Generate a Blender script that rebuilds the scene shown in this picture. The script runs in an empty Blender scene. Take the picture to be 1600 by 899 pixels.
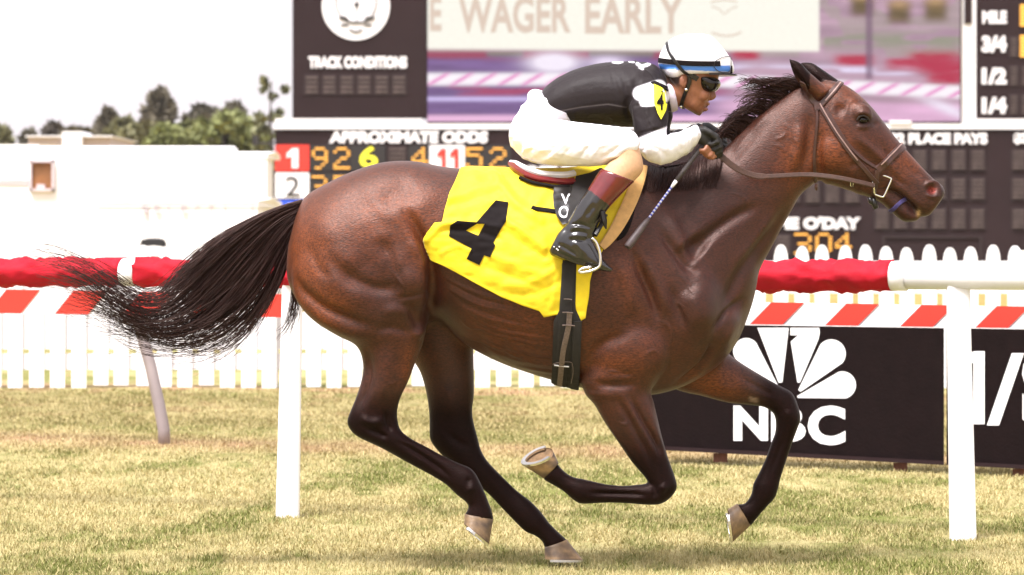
import bpy, bmesh, math, random
import numpy as np
from mathutils import Vector, Matrix
from mathutils.bvhtree import BVHTree
from mathutils.geometry import tessellate_polygon
random.seed(4); rng = np.random.default_rng(4)
scene = bpy.context.scene
COL = scene.collection

# ------------------------------------------------------------------ camera
FPX, CAMZ, HORY = 6000.0, 1.28, 361.0      # focal length in photo pixels, eye height, horizon row
Y0 = 14.56                                 # distance of the horse's middle plane
cam = bpy.data.objects.new('camera', bpy.data.cameras.new('camera'))
COL.objects.link(cam); scene.camera = cam
cam.location = (0, 0, CAMZ); cam.rotation_euler = (math.pi/2, 0, 0)
cam.data.sensor_width = 36.0; cam.data.lens = 36.0*FPX/1600
cam.data.shift_y = -(449.5-HORY)/1600
cam.data.clip_end = 3000
cam.data.dof.use_dof = True; cam.data.dof.focus_distance = Y0-.2; cam.data.dof.aperture_fstop = 7.0

# ------------------------------------------------------------------ light
SUN_EL, SUN_AZ = 62.0, -145.0              # azimuth clockwise from +Y: behind the photographer, to the left
world = bpy.data.worlds.new('World'); scene.world = world; world.use_nodes = True
wn = world.node_tree.nodes; wl = world.node_tree.links
sky = wn.new('ShaderNodeTexSky'); sky.sky_type = 'NISHITA'; sky.sun_disc = False
sky.sun_elevation = math.radians(SUN_EL); sky.sun_rotation = math.radians(SUN_AZ)
sky.air_density = 1.0; sky.dust_density = 6.0; sky.ozone_density = 1.0
hs = wn.new('ShaderNodeHueSaturation'); hs.inputs['Saturation'].default_value = 0.18
mx = wn.new('ShaderNodeMix'); mx.data_type = 'RGBA'; mx.inputs['Factor'].default_value = 0.5
mx.inputs[7].default_value = (8.7, 8.1, 8.45, 1)          # even bright overcast veil
wl.new(sky.outputs[0], hs.inputs['Color']); wl.new(hs.outputs[0], mx.inputs[6])
wl.new(mx.outputs[2], wn['Background'].inputs['Color'])
wn['Background'].inputs['Strength'].default_value = 0.088
sl = bpy.data.lights.new('sun', 'SUN'); sl.energy = 2.4; sl.angle = math.radians(18); sl.color = (1, .955, .945)
sun = bpy.data.objects.new('sun', sl); COL.objects.link(sun)
az, el = math.radians(SUN_AZ), math.radians(SUN_EL)
sd = Vector((math.sin(az)*math.cos(el), math.cos(az)*math.cos(el), math.sin(el)))
sun.rotation_euler = sd.to_track_quat('Z', 'Y').to_euler()
vs = scene.view_settings
vs.view_transform = 'Standard'; vs.look = 'None'; vs.gamma = 1; vs.use_curve_mapping = False
vs.exposure = 1.4

# ------------------------------------------------------------------ helpers
def at(px, py, Y):
    return Vector(((px-800)/FPX*Y, Y, CAMZ-(py-HORY)/FPX*Y))
def hz(px, py, dy=0.0):                    # a point near the horse's plane
    return at(px, py, Y0+dy)
def topx(V):
    return 800+FPX*V[:, 0]/V[:, 1], HORY+FPX*(CAMZ-V[:, 2])/V[:, 1]
def srgb(r, g, b):
    f = lambda c: (c/255/12.92 if c/255 <= .04045 else ((c/255+.055)/1.055)**2.4)
    return (f(r), f(g), f(b))

WLOC = {}
def empty(name, loc, label=None, cat=None, group=None, parent=None):
    o = bpy.data.objects.new(name, None); COL.objects.link(o)
    o.empty_display_size = .1
    WLOC[o.name] = Vector(loc)
    if parent is not None:
        o.parent = parent; o.location = Vector(loc)-WLOC[parent.name]
    else:
        o.location = loc
    tag(o, label, cat, group)
    return o
def tag(o, label=None, cat=None, group=None, kind=None):
    if label: o['label'] = label
    if cat: o['category'] = cat
    if group: o['group'] = group
    if kind: o['kind'] = kind
    return o
def link(name, me, parent=None, loc=(0, 0, 0)):
    o = bpy.data.objects.new(name, me); COL.objects.link(o)
    WLOC[o.name] = Vector(loc)
    if parent is not None:
        o.parent = parent; o.location = Vector(loc)-WLOC[parent.name]
    else:
        o.location = loc
    return o
def obj(name, V, F, mat, parent=None, smooth=False, col=None, base=False):
    """world-space vertices -> an object whose origin is at the middle (or base) of the mesh"""
    V = np.asarray([tuple(v) for v in V] if not isinstance(V, np.ndarray) else V, dtype=float)
    lo, hi = V.min(0), V.max(0); c = (lo+hi)/2
    if base: c[2] = lo[2]
    me = bpy.data.meshes.new(name)
    if isinstance(F, np.ndarray):
        set_faces(me, V-c, F)
    else:
        me.from_pydata([tuple(p) for p in (V-c)], [], F)
    if mat is not None:
        for m in (mat if isinstance(mat, (list, tuple)) else [mat]): me.materials.append(m)
    if col is not None:
        a = me.color_attributes.new('Col', 'FLOAT_COLOR', 'POINT')
        a.data.foreach_set('color', np.c_[col, np.ones(len(col))].astype(np.float32).ravel())
    if smooth: me.polygons.foreach_set('use_smooth', np.ones(len(me.polygons), bool))
    me.update()
    return link(name, me, parent, Vector(c))
def set_faces(me, V, F):
    n, k = F.shape
    me.vertices.add(len(V)); me.vertices.foreach_set('co', V.astype(np.float32).ravel())
    me.loops.add(n*k); me.loops.foreach_set('vertex_index', F.astype(np.int32).ravel())
    me.polygons.add(n); me.polygons.foreach_set('loop_start', np.arange(0, n*k, k, dtype=np.int32))
    me.polygons.foreach_set('loop_total', np.full(n, k, np.int32))
    me.update(calc_edges=True)

class MB:
    def __init__(s): s.v = []; s.f = []
    def add(s, V, F):
        n = len(s.v); s.v += [Vector(v) for v in V]; s.f += [tuple(i+n for i in f) for f in F]; return s
    def box(s, lo, hi):
        x0, y0, z0 = lo; x1, y1, z1 = hi
        return s.add([(x0,y0,z0),(x1,y0,z0),(x1,y1,z0),(x0,y1,z0),(x0,y0,z1),(x1,y0,z1),(x1,y1,z1),(x0,y1,z1)],
              [(3,2,1,0),(4,5,6,7),(0,1,5,4),(1,2,6,5),(2,3,7,6),(3,0,4,7)])
    def tube(s, pts, r, n=8, cap=True):
        pts = [Vector(p) for p in pts]; N = len(pts)
        rs = r if isinstance(r, (list, tuple)) else [r]*N
        V = []; F = []; up = None
        for i, p in enumerate(pts):
            d = (pts[min(i+1, N-1)]-pts[max(i-1, 0)]).normalized()
            if up is None:
                up = Vector((0, 0, 1)) if abs(d.z) < .9 else Vector((1, 0, 0))
            a = (up-d*up.dot(d)).normalized(); up = a; b = d.cross(a)
            for k in range(n):
                t = 2*math.pi*k/n; V.append(p+(a*math.cos(t)+b*math.sin(t))*rs[i])
        for i in range(N-1):
            for k in range(n):
                k2 = (k+1) % n; F.append((i*n+k, i*n+k2, (i+1)*n+k2, (i+1)*n+k))
        if cap:
            F.append(tuple(range(n-1, -1, -1))); F.append(tuple((N-1)*n+k for k in range(n)))
        return s.add(V, F)
    def prism(s, poly, vec):
        """closed polygon (3-D points) extruded by vec"""
        n = len(poly); vec = Vector(vec)
        P = [Vector(p) for p in poly]; V = P+[p+vec for p in P]; F = []
        for t in tessellate_polygon([P]):
            F.append(tuple(t)); F.append(tuple(i+n for i in reversed(t)))
        for i in range(n): F.append((i, (i+1) % n, n+(i+1) % n, n+i))
        return s.add(V, F)
    def build(s, name, mat, parent=None, smooth=False, base=False):
        o = obj(name, s.v, s.f, mat, parent, smooth, base=base)
        bm = bmesh.new(); bm.from_mesh(o.data); bmesh.ops.recalc_face_normals(bm, faces=bm.faces); bm.to_mesh(o.data); bm.free()
        return o

def catmull(P, sub):
    P = np.asarray(P, float); n = len(P); out = []
    for i in range(n-1):
        p0 = P[max(i-1, 0)]; p1 = P[i]; p2 = P[i+1]; p3 = P[min(i+2, n-1)]
        if i == 0: p0 = 2*p1-p2
        if i == n-2: p3 = 2*p2-p1
        for k in range(sub):
            t = k/sub
            out.append(.5*((2*p1)+(-p0+p2)*t+(2*p0-5*p1+4*p2-p3)*t*t+(-p0+3*p1-3*p2+p3)*t**3))
    out.append(P[-1]); return np.array(out)
def loft(rings, n=28, sub=4, e=2.0):
    """rings: (ax,ay, bx,by, half_width, depth) photo pixels of both silhouette points; closed tube"""
    R = catmull([r[:6] for r in rings], sub)
    V = []; F = []
    for ax, ay, bx, by, w, yc in R:
        A = hz(ax, ay, yc); B = hz(bx, by, yc); c = (A+B)/2; h = (A-B)/2; w = max(w, .002)
        for k in range(n):
            t = 2*math.pi*k/n; ct, st = math.cos(t), math.sin(t)
            ct = math.copysign(abs(ct)**(2/e), ct); st = math.copysign(abs(st)**(2/e), st)
            V.append(c+h*ct+Vector((0, w*st, 0)))
    N = len(R)
    for i in range(N-1):
        for k in range(n):
            k2 = (k+1) % n; F.append((i*n+k, i*n+k2, (i+1)*n+k2, (i+1)*n+k))
    for i, rev in ((0, True), (N-1, False)):
        c = len(V); V.append(sum((V[i*n+k] for k in range(n)), Vector())/n)
        for k in range(n):
            k2 = (k+1) % n; F.append((c, i*n+k2, i*n+k) if rev else (c, i*n+k, i*n+k2))
    return V, F
def ellipsoid(c, r, n=16, m=10):
    V = []; F = []; c = Vector(c)
    for i in range(m+1):
        th = math.pi*i/m
        for k in range(n):
            ph = 2*math.pi*k/n
            V.append(c+Vector((r[0]*math.sin(th)*math.cos(ph), r[1]*math.sin(th)*math.sin(ph), r[2]*math.cos(th))))
    for i in range(m):
        for k in range(n):
            k2 = (k+1) % n; F.append((i*n+k, i*n+k2, (i+1)*n+k2, (i+1)*n+k))
    return V, F
def remesh(pieces, voxel):
    mb = MB()
    for V, F in pieces: mb.add(V, F)
    me = bpy.data.meshes.new('tmp'); me.from_pydata(mb.v, [], mb.f)
    o = bpy.data.objects.new('tmp', me); COL.objects.link(o)
    m = o.modifiers.new('r', 'REMESH'); m.mode = 'VOXEL'; m.voxel_size = voxel; m.adaptivity = 0
    dg = bpy.context.evaluated_depsgraph_get()
    em = bpy.data.meshes.new_from_object(o.evaluated_get(dg))
    V = np.empty(len(em.vertices)*3, np.float32); em.vertices.foreach_get('co', V)
    F = np.empty(len(em.loops), np.int32); em.loops.foreach_get('vertex_index', F)
    assert len(em.loops) == 4*len(em.polygons)
    bpy.data.objects.remove(o); bpy.data.meshes.remove(me); bpy.data.meshes.remove(em)
    return V.reshape(-1, 3).astype(float), F.reshape(-1, 4)
def smooth(V, F, it, w=1.0, lam=.5):
    E = np.concatenate([F[:, [0, 1]], F[:, [1, 2]], F[:, [2, 3]], F[:, [3, 0]]])
    E = np.concatenate([E, E[:, ::-1]]); n = len(V)
    cnt = np.maximum(np.bincount(E[:, 0], minlength=n), 1)
    w = np.broadcast_to(np.asarray(w, float), (n,))[:, None]
    for _ in range(it):
        S = np.stack([np.bincount(E[:, 0], weights=V[E[:, 1], k], minlength=n) for k in range(3)], 1)/cnt[:, None]
        V = V+lam*w*(S-V)
    return V
def normals(V, F):
    a = V[F[:, 2]]-V[F[:, 0]]; b = V[F[:, 3]]-V[F[:, 1]]; fn = np.cross(a, b); N = np.zeros_like(V)
    for k in range(F.shape[1]):
        for c in range(3): N[:, c] += np.bincount(F[:, k], weights=fn[:, c], minlength=len(V))
    return N/np.maximum(np.linalg.norm(N, axis=1, keepdims=True), 1e-12)
def dist_poly(PX, PY, pts):
    d = np.full(len(PX), 1e9)
    pts = [pts[0], pts[0]] if len(pts) == 1 else pts
    for (x0, y0), (x1, y1) in zip(pts[:-1], pts[1:]):
        dx, dy = x1-x0, y1-y0; L = dx*dx+dy*dy
        t = np.clip(((PX-x0)*dx+(PY-y0)*dy)/L, 0, 1) if L > 0 else 0
        d = np.minimum(d, np.hypot(PX-x0-t*dx, PY-y0-t*dy))
    return d
def smooth_line(pts, sub=5):
    return [tuple(p) for p in catmull(pts, sub)] if len(pts) > 2 else pts
def sculpt(V, F, strokes, side=None):
    """strokes: (polyline px, half width px, height mm); pushed along the normal on the side facing the camera"""
    N = normals(V, F); PX, PY = topx(V); D = np.zeros(len(V))
    face = np.clip(-N[:, 1]*1.6, 0, 1)
    if side is not None: face = face*side
    for pts, w, amp in strokes:
        L = smooth_line(pts)
        if len(pts) == 1:
            D += amp*.001*np.exp(-(dist_poly(PX, PY, L)/w)**2); continue
        best = np.full(len(PX), 1e9); S_ = np.zeros(len(PX)); n = len(L)-1       # strokes fade out at both ends
        for i, ((x0, y0), (x1, y1)) in enumerate(zip(L[:-1], L[1:])):
            dx, dy = x1-x0, y1-y0; t = np.clip(((PX-x0)*dx+(PY-y0)*dy)/max(dx*dx+dy*dy, 1e-9), 0, 1)
            d = np.hypot(PX-x0-t*dx, PY-y0-t*dy); m = d < best; best[m] = d[m]; S_[m] = (i+t[m])/n
        D += amp*.001*np.exp(-(best/w)**2)*sstep(-.06, .34, S_)*sstep(1.06, .66, S_)
    return V+N*(D*face)[:, None]

# value noise on points for shapes and colours
def vnoise(P, scale, seed=0):
    P = np.asarray(P)*scale+seed*17.3; I = np.floor(P).astype(np.int64); f = P-I; f = f*f*(3-2*f); r = 0
    for dx in (0, 1):
        for dy in (0, 1):
            for dz in (0, 1):
                h = ((I[:, 0]+dx)*374761393+(I[:, 1]+dy)*668265263+(I[:, 2]+dz)*2147483647+seed*1013) & 0xffffffff
                h = ((h ^ (h >> 13))*1274126177) & 0xffffffff; h = (h ^ (h >> 16)) & 0xffff
                r = r+(h/65535.)*np.where(dx, f[:, 0], 1-f[:, 0])*np.where(dy, f[:, 1], 1-f[:, 1])*np.where(dz, f[:, 2], 1-f[:, 2])
    return r
def sstep(a, b, x):
    t = np.clip((x-a)/(b-a), 0, 1); return t*t*(3-2*t)

# ------------------------------------------------------------------ materials
def mat(name, color=(.5, .5, .5), rough=.6, metal=0., attr=False, var=.12, vscale=8., bump=0., bscale=200., spec=.5,
        emit=None, estr=1., sheen=0., stretch=None, coat=0., grain=None, tint=None):
    m = bpy.data.materials.new(name); m.use_nodes = True
    nt = m.node_tree; N = nt.nodes; L = nt.links; b = N['Principled BSDF']
    b.inputs['Roughness'].default_value = rough; b.inputs['Metallic'].default_value = metal
    b.inputs['Specular IOR Level'].default_value = spec
    if tint: b.inputs['Specular Tint'].default_value = (*tint, 1)
    if sheen:
        b.inputs['Sheen Weight'].default_value = sheen; b.inputs['Sheen Roughness'].default_value = .4
    if coat:
        b.inputs['Coat Weight'].default_value = coat; b.inputs['Coat Roughness'].default_value = .12
    tc = N.new('ShaderNodeTexCoord'); src = tc.outputs['Object']
    if stretch:
        mp = N.new('ShaderNodeMapping'); mp.inputs['Scale'].default_value = stretch
        L.new(src, mp.inputs['Vector']); src = mp.outputs[0]
    nz = N.new('ShaderNodeTexNoise'); nz.inputs['Scale'].default_value = vscale; nz.inputs['Detail'].default_value = 5
    L.new(src, nz.inputs['Vector'])
    mr = N.new('ShaderNodeMapRange'); mr.inputs['From Min'].default_value = .3; mr.inputs['From Max'].default_value = .7
    mr.inputs['To Min'].default_value = 1-var; mr.inputs['To Max'].default_value = 1+var*.6
    L.new(nz.outputs['Fac'], mr.inputs['Value'])
    mul = N.new('ShaderNodeMix'); mul.data_type = 'RGBA'; mul.blend_type = 'MULTIPLY'; mul.inputs['Factor'].default_value = 1
    if attr:
        at_ = N.new('ShaderNodeAttribute'); at_.attribute_name = 'Col'; L.new(at_.outputs['Color'], mul.inputs[6])
    else:
        mul.inputs[6].default_value = (*color, 1)
    L.new(mr.outputs[0], mul.inputs[7])
    if grain:                                   # second, finer speckle: (scale, amount)
        g1 = N.new('ShaderNodeTexNoise'); g1.inputs['Scale'].default_value = grain[0]; g1.inputs['Detail'].default_value = 2; L.new(src, g1.inputs['Vector'])
        g2 = N.new('ShaderNodeMapRange'); g2.inputs['From Min'].default_value = .3; g2.inputs['From Max'].default_value = .7
        g2.inputs['To Min'].default_value = 1-grain[1]; g2.inputs['To Max'].default_value = 1+grain[1]; L.new(g1.outputs['Fac'], g2.inputs['Value'])
        m3 = N.new('ShaderNodeMix'); m3.data_type = 'RGBA'; m3.blend_type = 'MULTIPLY'; m3.inputs['Factor'].default_value = 1
        L.new(mul.outputs[2], m3.inputs[6]); L.new(g2.outputs[0], m3.inputs[7]); mul = m3
    if attr != 'emit': L.new(mul.outputs[2], b.inputs['Base Color'])
    else: b.inputs['Base Color'].default_value = (.01, .01, .01, 1)
    if emit is not None or (attr == 'emit'):
        b.inputs['Emission Strength'].default_value = estr
        if attr == 'emit': L.new(mul.outputs[2], b.inputs['Emission Color'])
        else: b.inputs['Emission Color'].default_value = (*emit, 1)
    if bump:
        n2 = N.new('ShaderNodeTexNoise'); n2.inputs['Scale'].default_value = bscale; n2.inputs['Detail'].default_value = 3
        L.new(src, n2.inputs['Vector'])
        bp = N.new('ShaderNodeBump'); bp.inputs['Strength'].default_value = bump; bp.inputs['Distance'].default_value = .004
        L.new(n2.outputs['Fac'], bp.inputs['Height']); L.new(bp.outputs[0], b.inputs['Normal'])
    return m

M = dict(
 white=mat('white_paint', (.81, .80, .83), .45, var=.05, vscale=3),
 vinyl=mat('white_vinyl', (.82, .81, .85), .35, var=.06, vscale=2, bump=.1, bscale=20),
 tent=mat('white_canvas', (.86, .85, .87), .7, var=.04, vscale=.6),
 trim=mat('pale_trim', (.58, .50, .54), .6, var=.06),
 red=mat('red_paint', (.66, .035, .022), .45, var=.08, vscale=4),
 redpad=mat('red_padding_vinyl', (.44, .008, .022), .72, var=.25, vscale=7, bump=.5, bscale=45, spec=.2),
 banner=mat('black_banner_vinyl', (.0085, .0042, .0045), .7, var=.2, vscale=14, bump=.4, bscale=60, spec=.08),
 board=mat('board_charcoal', (.022, .011, .0125), .75, spec=.15, var=.12, vscale=.8, bump=.1, bscale=8),
 cell=mat('display_cell', (.034, .022, .023), .7, var=.2, vscale=3, spec=.2),
 bar=mat('unlit_lamp_bars', (.10, .075, .072), .7, var=.4, vscale=4, spec=.2),
 letter=mat('white_lettering', (.82, .81, .85), .5, var=.04),
 black=mat('black_lettering', (.015, .012, .013), .5, var=.2),
 amber=mat('amber_lamps', (.8, .40, .06), .5, emit=(1, .45, .08), estr=.28, var=.05),
 yellowlamp=mat('yellow_number', (.85, .80, .03), .5, emit=(1, .95, .05), estr=.15, var=.03),
 blue=mat('blue_panel', (.02, .08, .62), .5, var=.05),
 steel=mat('galvanised_steel', (.30, .25, .25), .5, .2, var=.15, vscale=6),
 chrome=mat('bright_metal', (.72, .70, .66), .22, 1., var=.1, vscale=30),
 rust=mat('rusty_foot', (.12, .04, .025), .8, var=.3, vscale=30),
 darkmetal=mat('dark_metal', (.03, .027, .028), .5, .3, var=.2),
 wood=mat('brown_curtain', (.24, .10, .035), .7, var=.5, vscale=2.5),
 lavender=mat('lavender_letters', (.42, .36, .42), .6, var=.1),
)
# ------------------------------------------------------------------ ground
def ground_colour(P):
    """turf colours: pale straw, yellow green and worn tan, laid out by place"""
    n1 = vnoise(P*np.array([1, .42, 0]), 1.9, 1); n2 = vnoise(P*np.array([1, .34, 0]), 6.5, 2); n3 = vnoise(P*np.array([1, .4, 0]), 19, 3)
    g = np.clip(.50*n1+.42*n2+.30*n3-.12, 0, 1)
    straw = np.array(srgb(192, 180, 128)); green = np.array(srgb(130, 134, 70)); tan = np.array(srgb(186, 154, 118))
    y = P[:, 1]+.35*P[:, 0]+.5*(n1-.5)
    c = straw+(green-straw)*sstep(.34, .68, g)[:, None]
    worn = np.exp(-((y-22.6)/.9)**2)*.85+np.exp(-((y-30.6)/.6)**2)*.7+.5*sstep(24, 26, y)*sstep(.55, .8, n2)
    c = c+(tan-c)*np.clip(worn*(.4+n2), 0, 1)[:, None]
    olive = np.array(srgb(150, 134, 88)); k = sstep(23.6, 25.0, y)*(1-sstep(28.5, 30.5, y))*.55
    c = c+(olive-c)*(k*(.5+.8*n1)).clip(0, 1)[:, None]
    return c*.77
nx, ny = 240, 260
gx = np.linspace(-7, 7, nx); gy = np.concatenate([np.linspace(11, 36, ny-30), np.linspace(36.5, 60, 30)])
X, Yg = np.meshgrid(gx, gy); P = np.c_[X.ravel(), Yg.ravel(), np.zeros(X.size)]
P[:, 2] = -.012+.02*vnoise(P, 2.2, 5)-.004
I = np.arange(nx*ny).reshape(ny, nx)
F = np.c_[I[:-1, :-1].ravel(), I[:-1, 1:].ravel(), I[1:, 1:].ravel(), I[1:, :-1].ravel()]
m_turf = mat('turf_soil', attr=True, rough=.95, var=.3, vscale=30, bump=.7, bscale=90, spec=.1)
turf = obj('ground_near', P, F, m_turf, smooth=True, col=ground_colour(P)*.92); tag(turf, kind='structure')
m_far = mat('far_grass', srgb(150, 132, 78), .95, var=.35, vscale=.9, spec=.1, bump=.5, bscale=6)
far = MB(); far.add([(-1500, -60, -.05), (1500, -60, -.05), (1500, 2600, -.05), (-1500, 2600, -.05)], [(0, 1, 2, 3)])
tag(far.build('ground', m_far), kind='structure')
# blades of turf
def blades(n, ylo, yhi):
    u = rng.random(n); y = 1/(1/ylo+(1/yhi-1/ylo)*u)          # denser where nearer
    x = (rng.random(n)*2-1)*(.15*y+.9); P = np.c_[x, y, np.zeros(n)]
    clump = vnoise(P, 6, 8)*.6+vnoise(P, 19, 9)*.5
    keep = rng.random(n) < .35+.9*clump; P = P[keep]; clump = clump[keep]; y = y[keep]; n = len(P)
    h = (.008+.016*rng.random(n))*(.45+1.0*clump)*(1+.012*(y-14)); wd = (.0018+.0018*rng.random(n))*(1+.06*(y-14))
    a = rng.random(n)*6.283; lean = .3+rng.random(n)*1.15; d = rng.random(n)*6.283
    s = np.c_[np.cos(a), np.sin(a), np.zeros(n)]*wd[:, None]
    tip = P+np.c_[np.cos(d)*np.sin(lean)*h, np.sin(d)*np.sin(lean)*h, np.cos(lean)*h]
    V = np.empty((n*3, 3)); V[0::3] = P-s; V[1::3] = P+s; V[2::3] = tip
    V[0::3, 2] -= .006; V[1::3, 2] -= .006
    c = ground_colour(P); j = rng.normal(1, .11, (n, 1)); dry = (rng.random(n) < .33)[:, None]
    c = np.where(dry, c*.35+np.array(srgb(194, 176, 130))*.65, c)*j
    return V, np.arange(n*3).reshape(n, 3), np.repeat(c.clip(0, 1), 3, 0)
V, F, C = blades(520000, 12.6, 31.2)
m_blade = mat('turf_blades', attr=True, rough=.7, var=.1, vscale=40, spec=.25)
g = obj('turf_grass', V, F, m_blade, col=C)
tag(g, 'short pale green and straw coloured turf grass', 'grass', kind='stuff')

# ------------------------------------------------------------------ picket fence, far side of the course
FY = 31.5
fence = empty('picket_fence', at(800, 605, FY), 'long white picket fence with rounded tips behind the rails', 'fence')
def picket_mesh():
    w, t, h = .060, .022, 1.155; pts = [(-w, 0), (w, 0), (w, h-.16)]
    pts += [(w*math.cos(a)**.8*.98, h-.16+.16*math.sin(a)**.9) for a in [math.radians(k) for k in (25, 45, 62, 76)]]
    pts += [(.012, h), (-.012, h)]
    pts += [(-x, z) for x, z in reversed(pts[3:7])]+[(-w, h-.16)]
    mb = MB(); mb.prism([(x, -t/2, z) for x, z in pts], (0, t, 0)); me = bpy.data.meshes.new('picket')
    me.from_pydata(mb.v, [], mb.f); me.materials.append(M['white']); me.update(); return me
pm = picket_mesh()
for i in range(-34, 35):
    px = 788+33.2*i; p = at(px, 605, FY)
    o = link('picket', pm, fence, (p.x+random.uniform(-.006, .006), FY+random.uniform(-.004, .004), random.uniform(-.015, .015)))
    o.rotation_euler = (0, random.uniform(-.012, .012), random.uniform(-.02, .02))
for (y0, y1) in ((408, 424), (440, 459), (488, 546), (553, 578)):
    a, b = at(-330, y1, FY), at(1930, y0, FY)
    MB().box((a.x, FY+.014, a.z), (b.x, FY+.055, b.z)).build('stringer', M['white'], fence)
for px in (421, 1010, -170, 1600):
    a = at(px, 617, FY-.05); MB().box((a.x-.058, FY-.10, -.05), (a.x+.058, FY-.016, 1.12)).build('post', M['white'], fence)

# ------------------------------------------------------------------ running rail with red padding
def rail_pt(px, z=None, py=None, off=0.):
    k = (px-800)/FPX; Y = (16.85-.44*0)/(1+.44*k)+off
    return at(px, py, Y) if z is None else Vector((k*Y, Y, z))
rail = empty('running_rail', rail_pt(1502, z=0), 'white running rail on posts with red padded sleeves, nearest behind horse', 'rail')
RZ = 1.09
def rail_tube(x0, x1, r, name, m, n=18, crumple=0., zo=0.):
    A, B = rail_pt(x0, z=RZ+zo), rail_pt(x1, z=RZ+zo); L = (B-A).length; ns = max(2, int(L/.02)) if crumple else 2
    d = (B-A).normalized(); side = d.cross(Vector((0, 0, 1))).normalized(); up = side.cross(d); V = []; F = []
    for i in range(ns+1):
        p = A+(B-A)*i/ns
        for k in range(n):
            t = 2*math.pi*k/n; q = p+(side*math.cos(t)+up*math.sin(t))*r; V.append(q)
    V = np.array(V)
    if crumple:
        ax = (V-np.array(A))@np.array(d); rel = V-(np.array(A)+np.outer(ax, np.array(d)))
        th = np.arctan2(rel@np.array(up), rel@np.array(side))
        Q = np.c_[ax*1.0, np.cos(th)*.16, np.sin(th)*.16]
        dsp = (vnoise(Q*np.array([1, 1.5, 1.5]), 12, 11)-.5)*crumple*1.5+(vnoise(Q*np.array([1, .7, .7])+ax[:, None]*.3, 26, 12)-.5)*crumple*1.8
        fold = 1-np.abs(2*vnoise(Q*np.array([1, .8, .8])+7, 11, 13)-1); dsp = .55*dsp+(fold**5-.15)*crumple*1.6
        V = V+rel/np.linalg.norm(rel, axis=1, keepdims=True)*dsp[:, None]
    for i in range(ns):
        for k in range(n):
            k2 = (k+1) % n; F.append((i*n+k, i*n+k2, (i+1)*n+k2, (i+1)*n+k))
    F.append(tuple(range(n))[::-1]); F.append(tuple(ns*n+k for k in range(n)))
    return obj(name, V, F, m, rail, True)
rail_tube(-420, 1960, .047, 'rail_tube', M['vinyl'])
rail_tube(-330, 193, .060, 'padding', M['redpad'], 28, .012)
rail_tube(217, 760, .060, 'padding', M['redpad'], 28, .012)
rail_tube(800, 1393, .060, 'padding', M['redpad'], 28, .013)
rail_tube(194, 216, .064, 'collar', M['vinyl'])
rail_tube(1394, 1416, .063, 'collar', M['vinyl'])
rail_tube(1419, 1960, .056, 'sleeve', M['vinyl'])
def rail_post(ptop, pbot, w):
    mb = MB(); a = rail_pt(*ptop[:1], z=RZ-.03, off=.0); b = at(pbot[0], pbot[1], 1.28*FPX/(pbot[1]-HORY)); b.z = -.05
    n = 14; V = []; F = []
    for i in range(9):
        t = i/8; c = a.lerp(b, t); ww = w*(.86+.14*t); dd = .03
        for k in range(n):
            th = 2*math.pi*k/n; ct, st = math.cos(th), math.sin(th)
            V.append(c+Vector((math.copysign(abs(ct)**.45, ct)*ww, math.copysign(abs(st)**.45, st)*dd, 0)))
    for i in range(8):
        for k in range(n):
            k2 = (k+1) % n; F.append((i*n+k, i*n+k2, (i+1)*n+k2, (i+1)*n+k))
    F += [tuple(range(n))[::-1], tuple(8*n+k for k in range(n))]
    mb.add(V, F); mb.build('post', M['vinyl'], rail, smooth=False)
rail_post((457,), (449, 806), .054)
rail_post((1497,), (1505, 842), .057)

# ------------------------------------------------------------------ striped barrier and advertising boards
def bar_pt(px, py, off=0.):
    """a point on the upright plane of the striped barrier, off = metres in front of it"""
    k = (px-800)/FPX; return at(px, py, (21.78-1.1575*off)/(1+.583*k))
stripe = empty('striped_barrier', bar_pt(255, 695), 'red and white striped barrier board on grey curved posts', 'barrier')
def s_top(px): return 452.5+(px-0)*.0168
def s_bot(px): return 489.5+(px-0)*.0148
def quad_px(mb, pts, mapper, off, th):
    mb.prism([mapper(x, y, off) for x, y in pts], mapper(pts[0][0], pts[0][1], off-th)-mapper(pts[0][0], pts[0][1], off)); return mb
def board_span(x0, x1):
    mb = MB(); quad_px(mb, [(x0, s_top(x0)), (x1, s_top(x1)), (x1, s_bot(x1)), (x0, s_bot(x0))], bar_pt, .0, .03)
    mb.build('white_board', M['white'], stripe)
board_span(-330, 441); board_span(1000, 1930)
def red_stripe(xb, w=50, lean=34, xmax=9999):
    P = [(xb, s_bot(xb)+.3), (min(xb+w, xmax), s_bot(xb+w)+.3), (min(xb+w+lean, xmax), s_top(xb+w+lean)-.3), (xb+lean, s_top(xb+lean)-.3)]
    quad_px(MB(), P, bar_pt, .006, .004).build('red_stripe', M['red'], stripe)
for i in range(-3, 4): red_stripe(-20+105*i+(0 if i else 0), 52, 30, 440.5) if -20+105*i < 400 else None
red_stripe(388, 52, 20, 440.5)
for i in range(-1, 7): red_stripe(1171+117.5*i, 51, 34)
mb = MB(); mb.tube([bar_pt(x, y, -.06) for x, y in ((196, 468), (208, 482), (221, 520), (236, 575), (249, 635), (256, 672), (257, 700))], [.032, .033, .034, .035, .036, .037, .037], 12)
mb.build('curved_post', M['steel'], stripe, True)
mb = MB(); mb.tube([bar_pt(x, y, -.06) for x, y in ((1770, 480), (1775, 560), (1780, 640), (1780, 755))], .05, 12); mb.build('curved_post', M['steel'], stripe, True)

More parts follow.
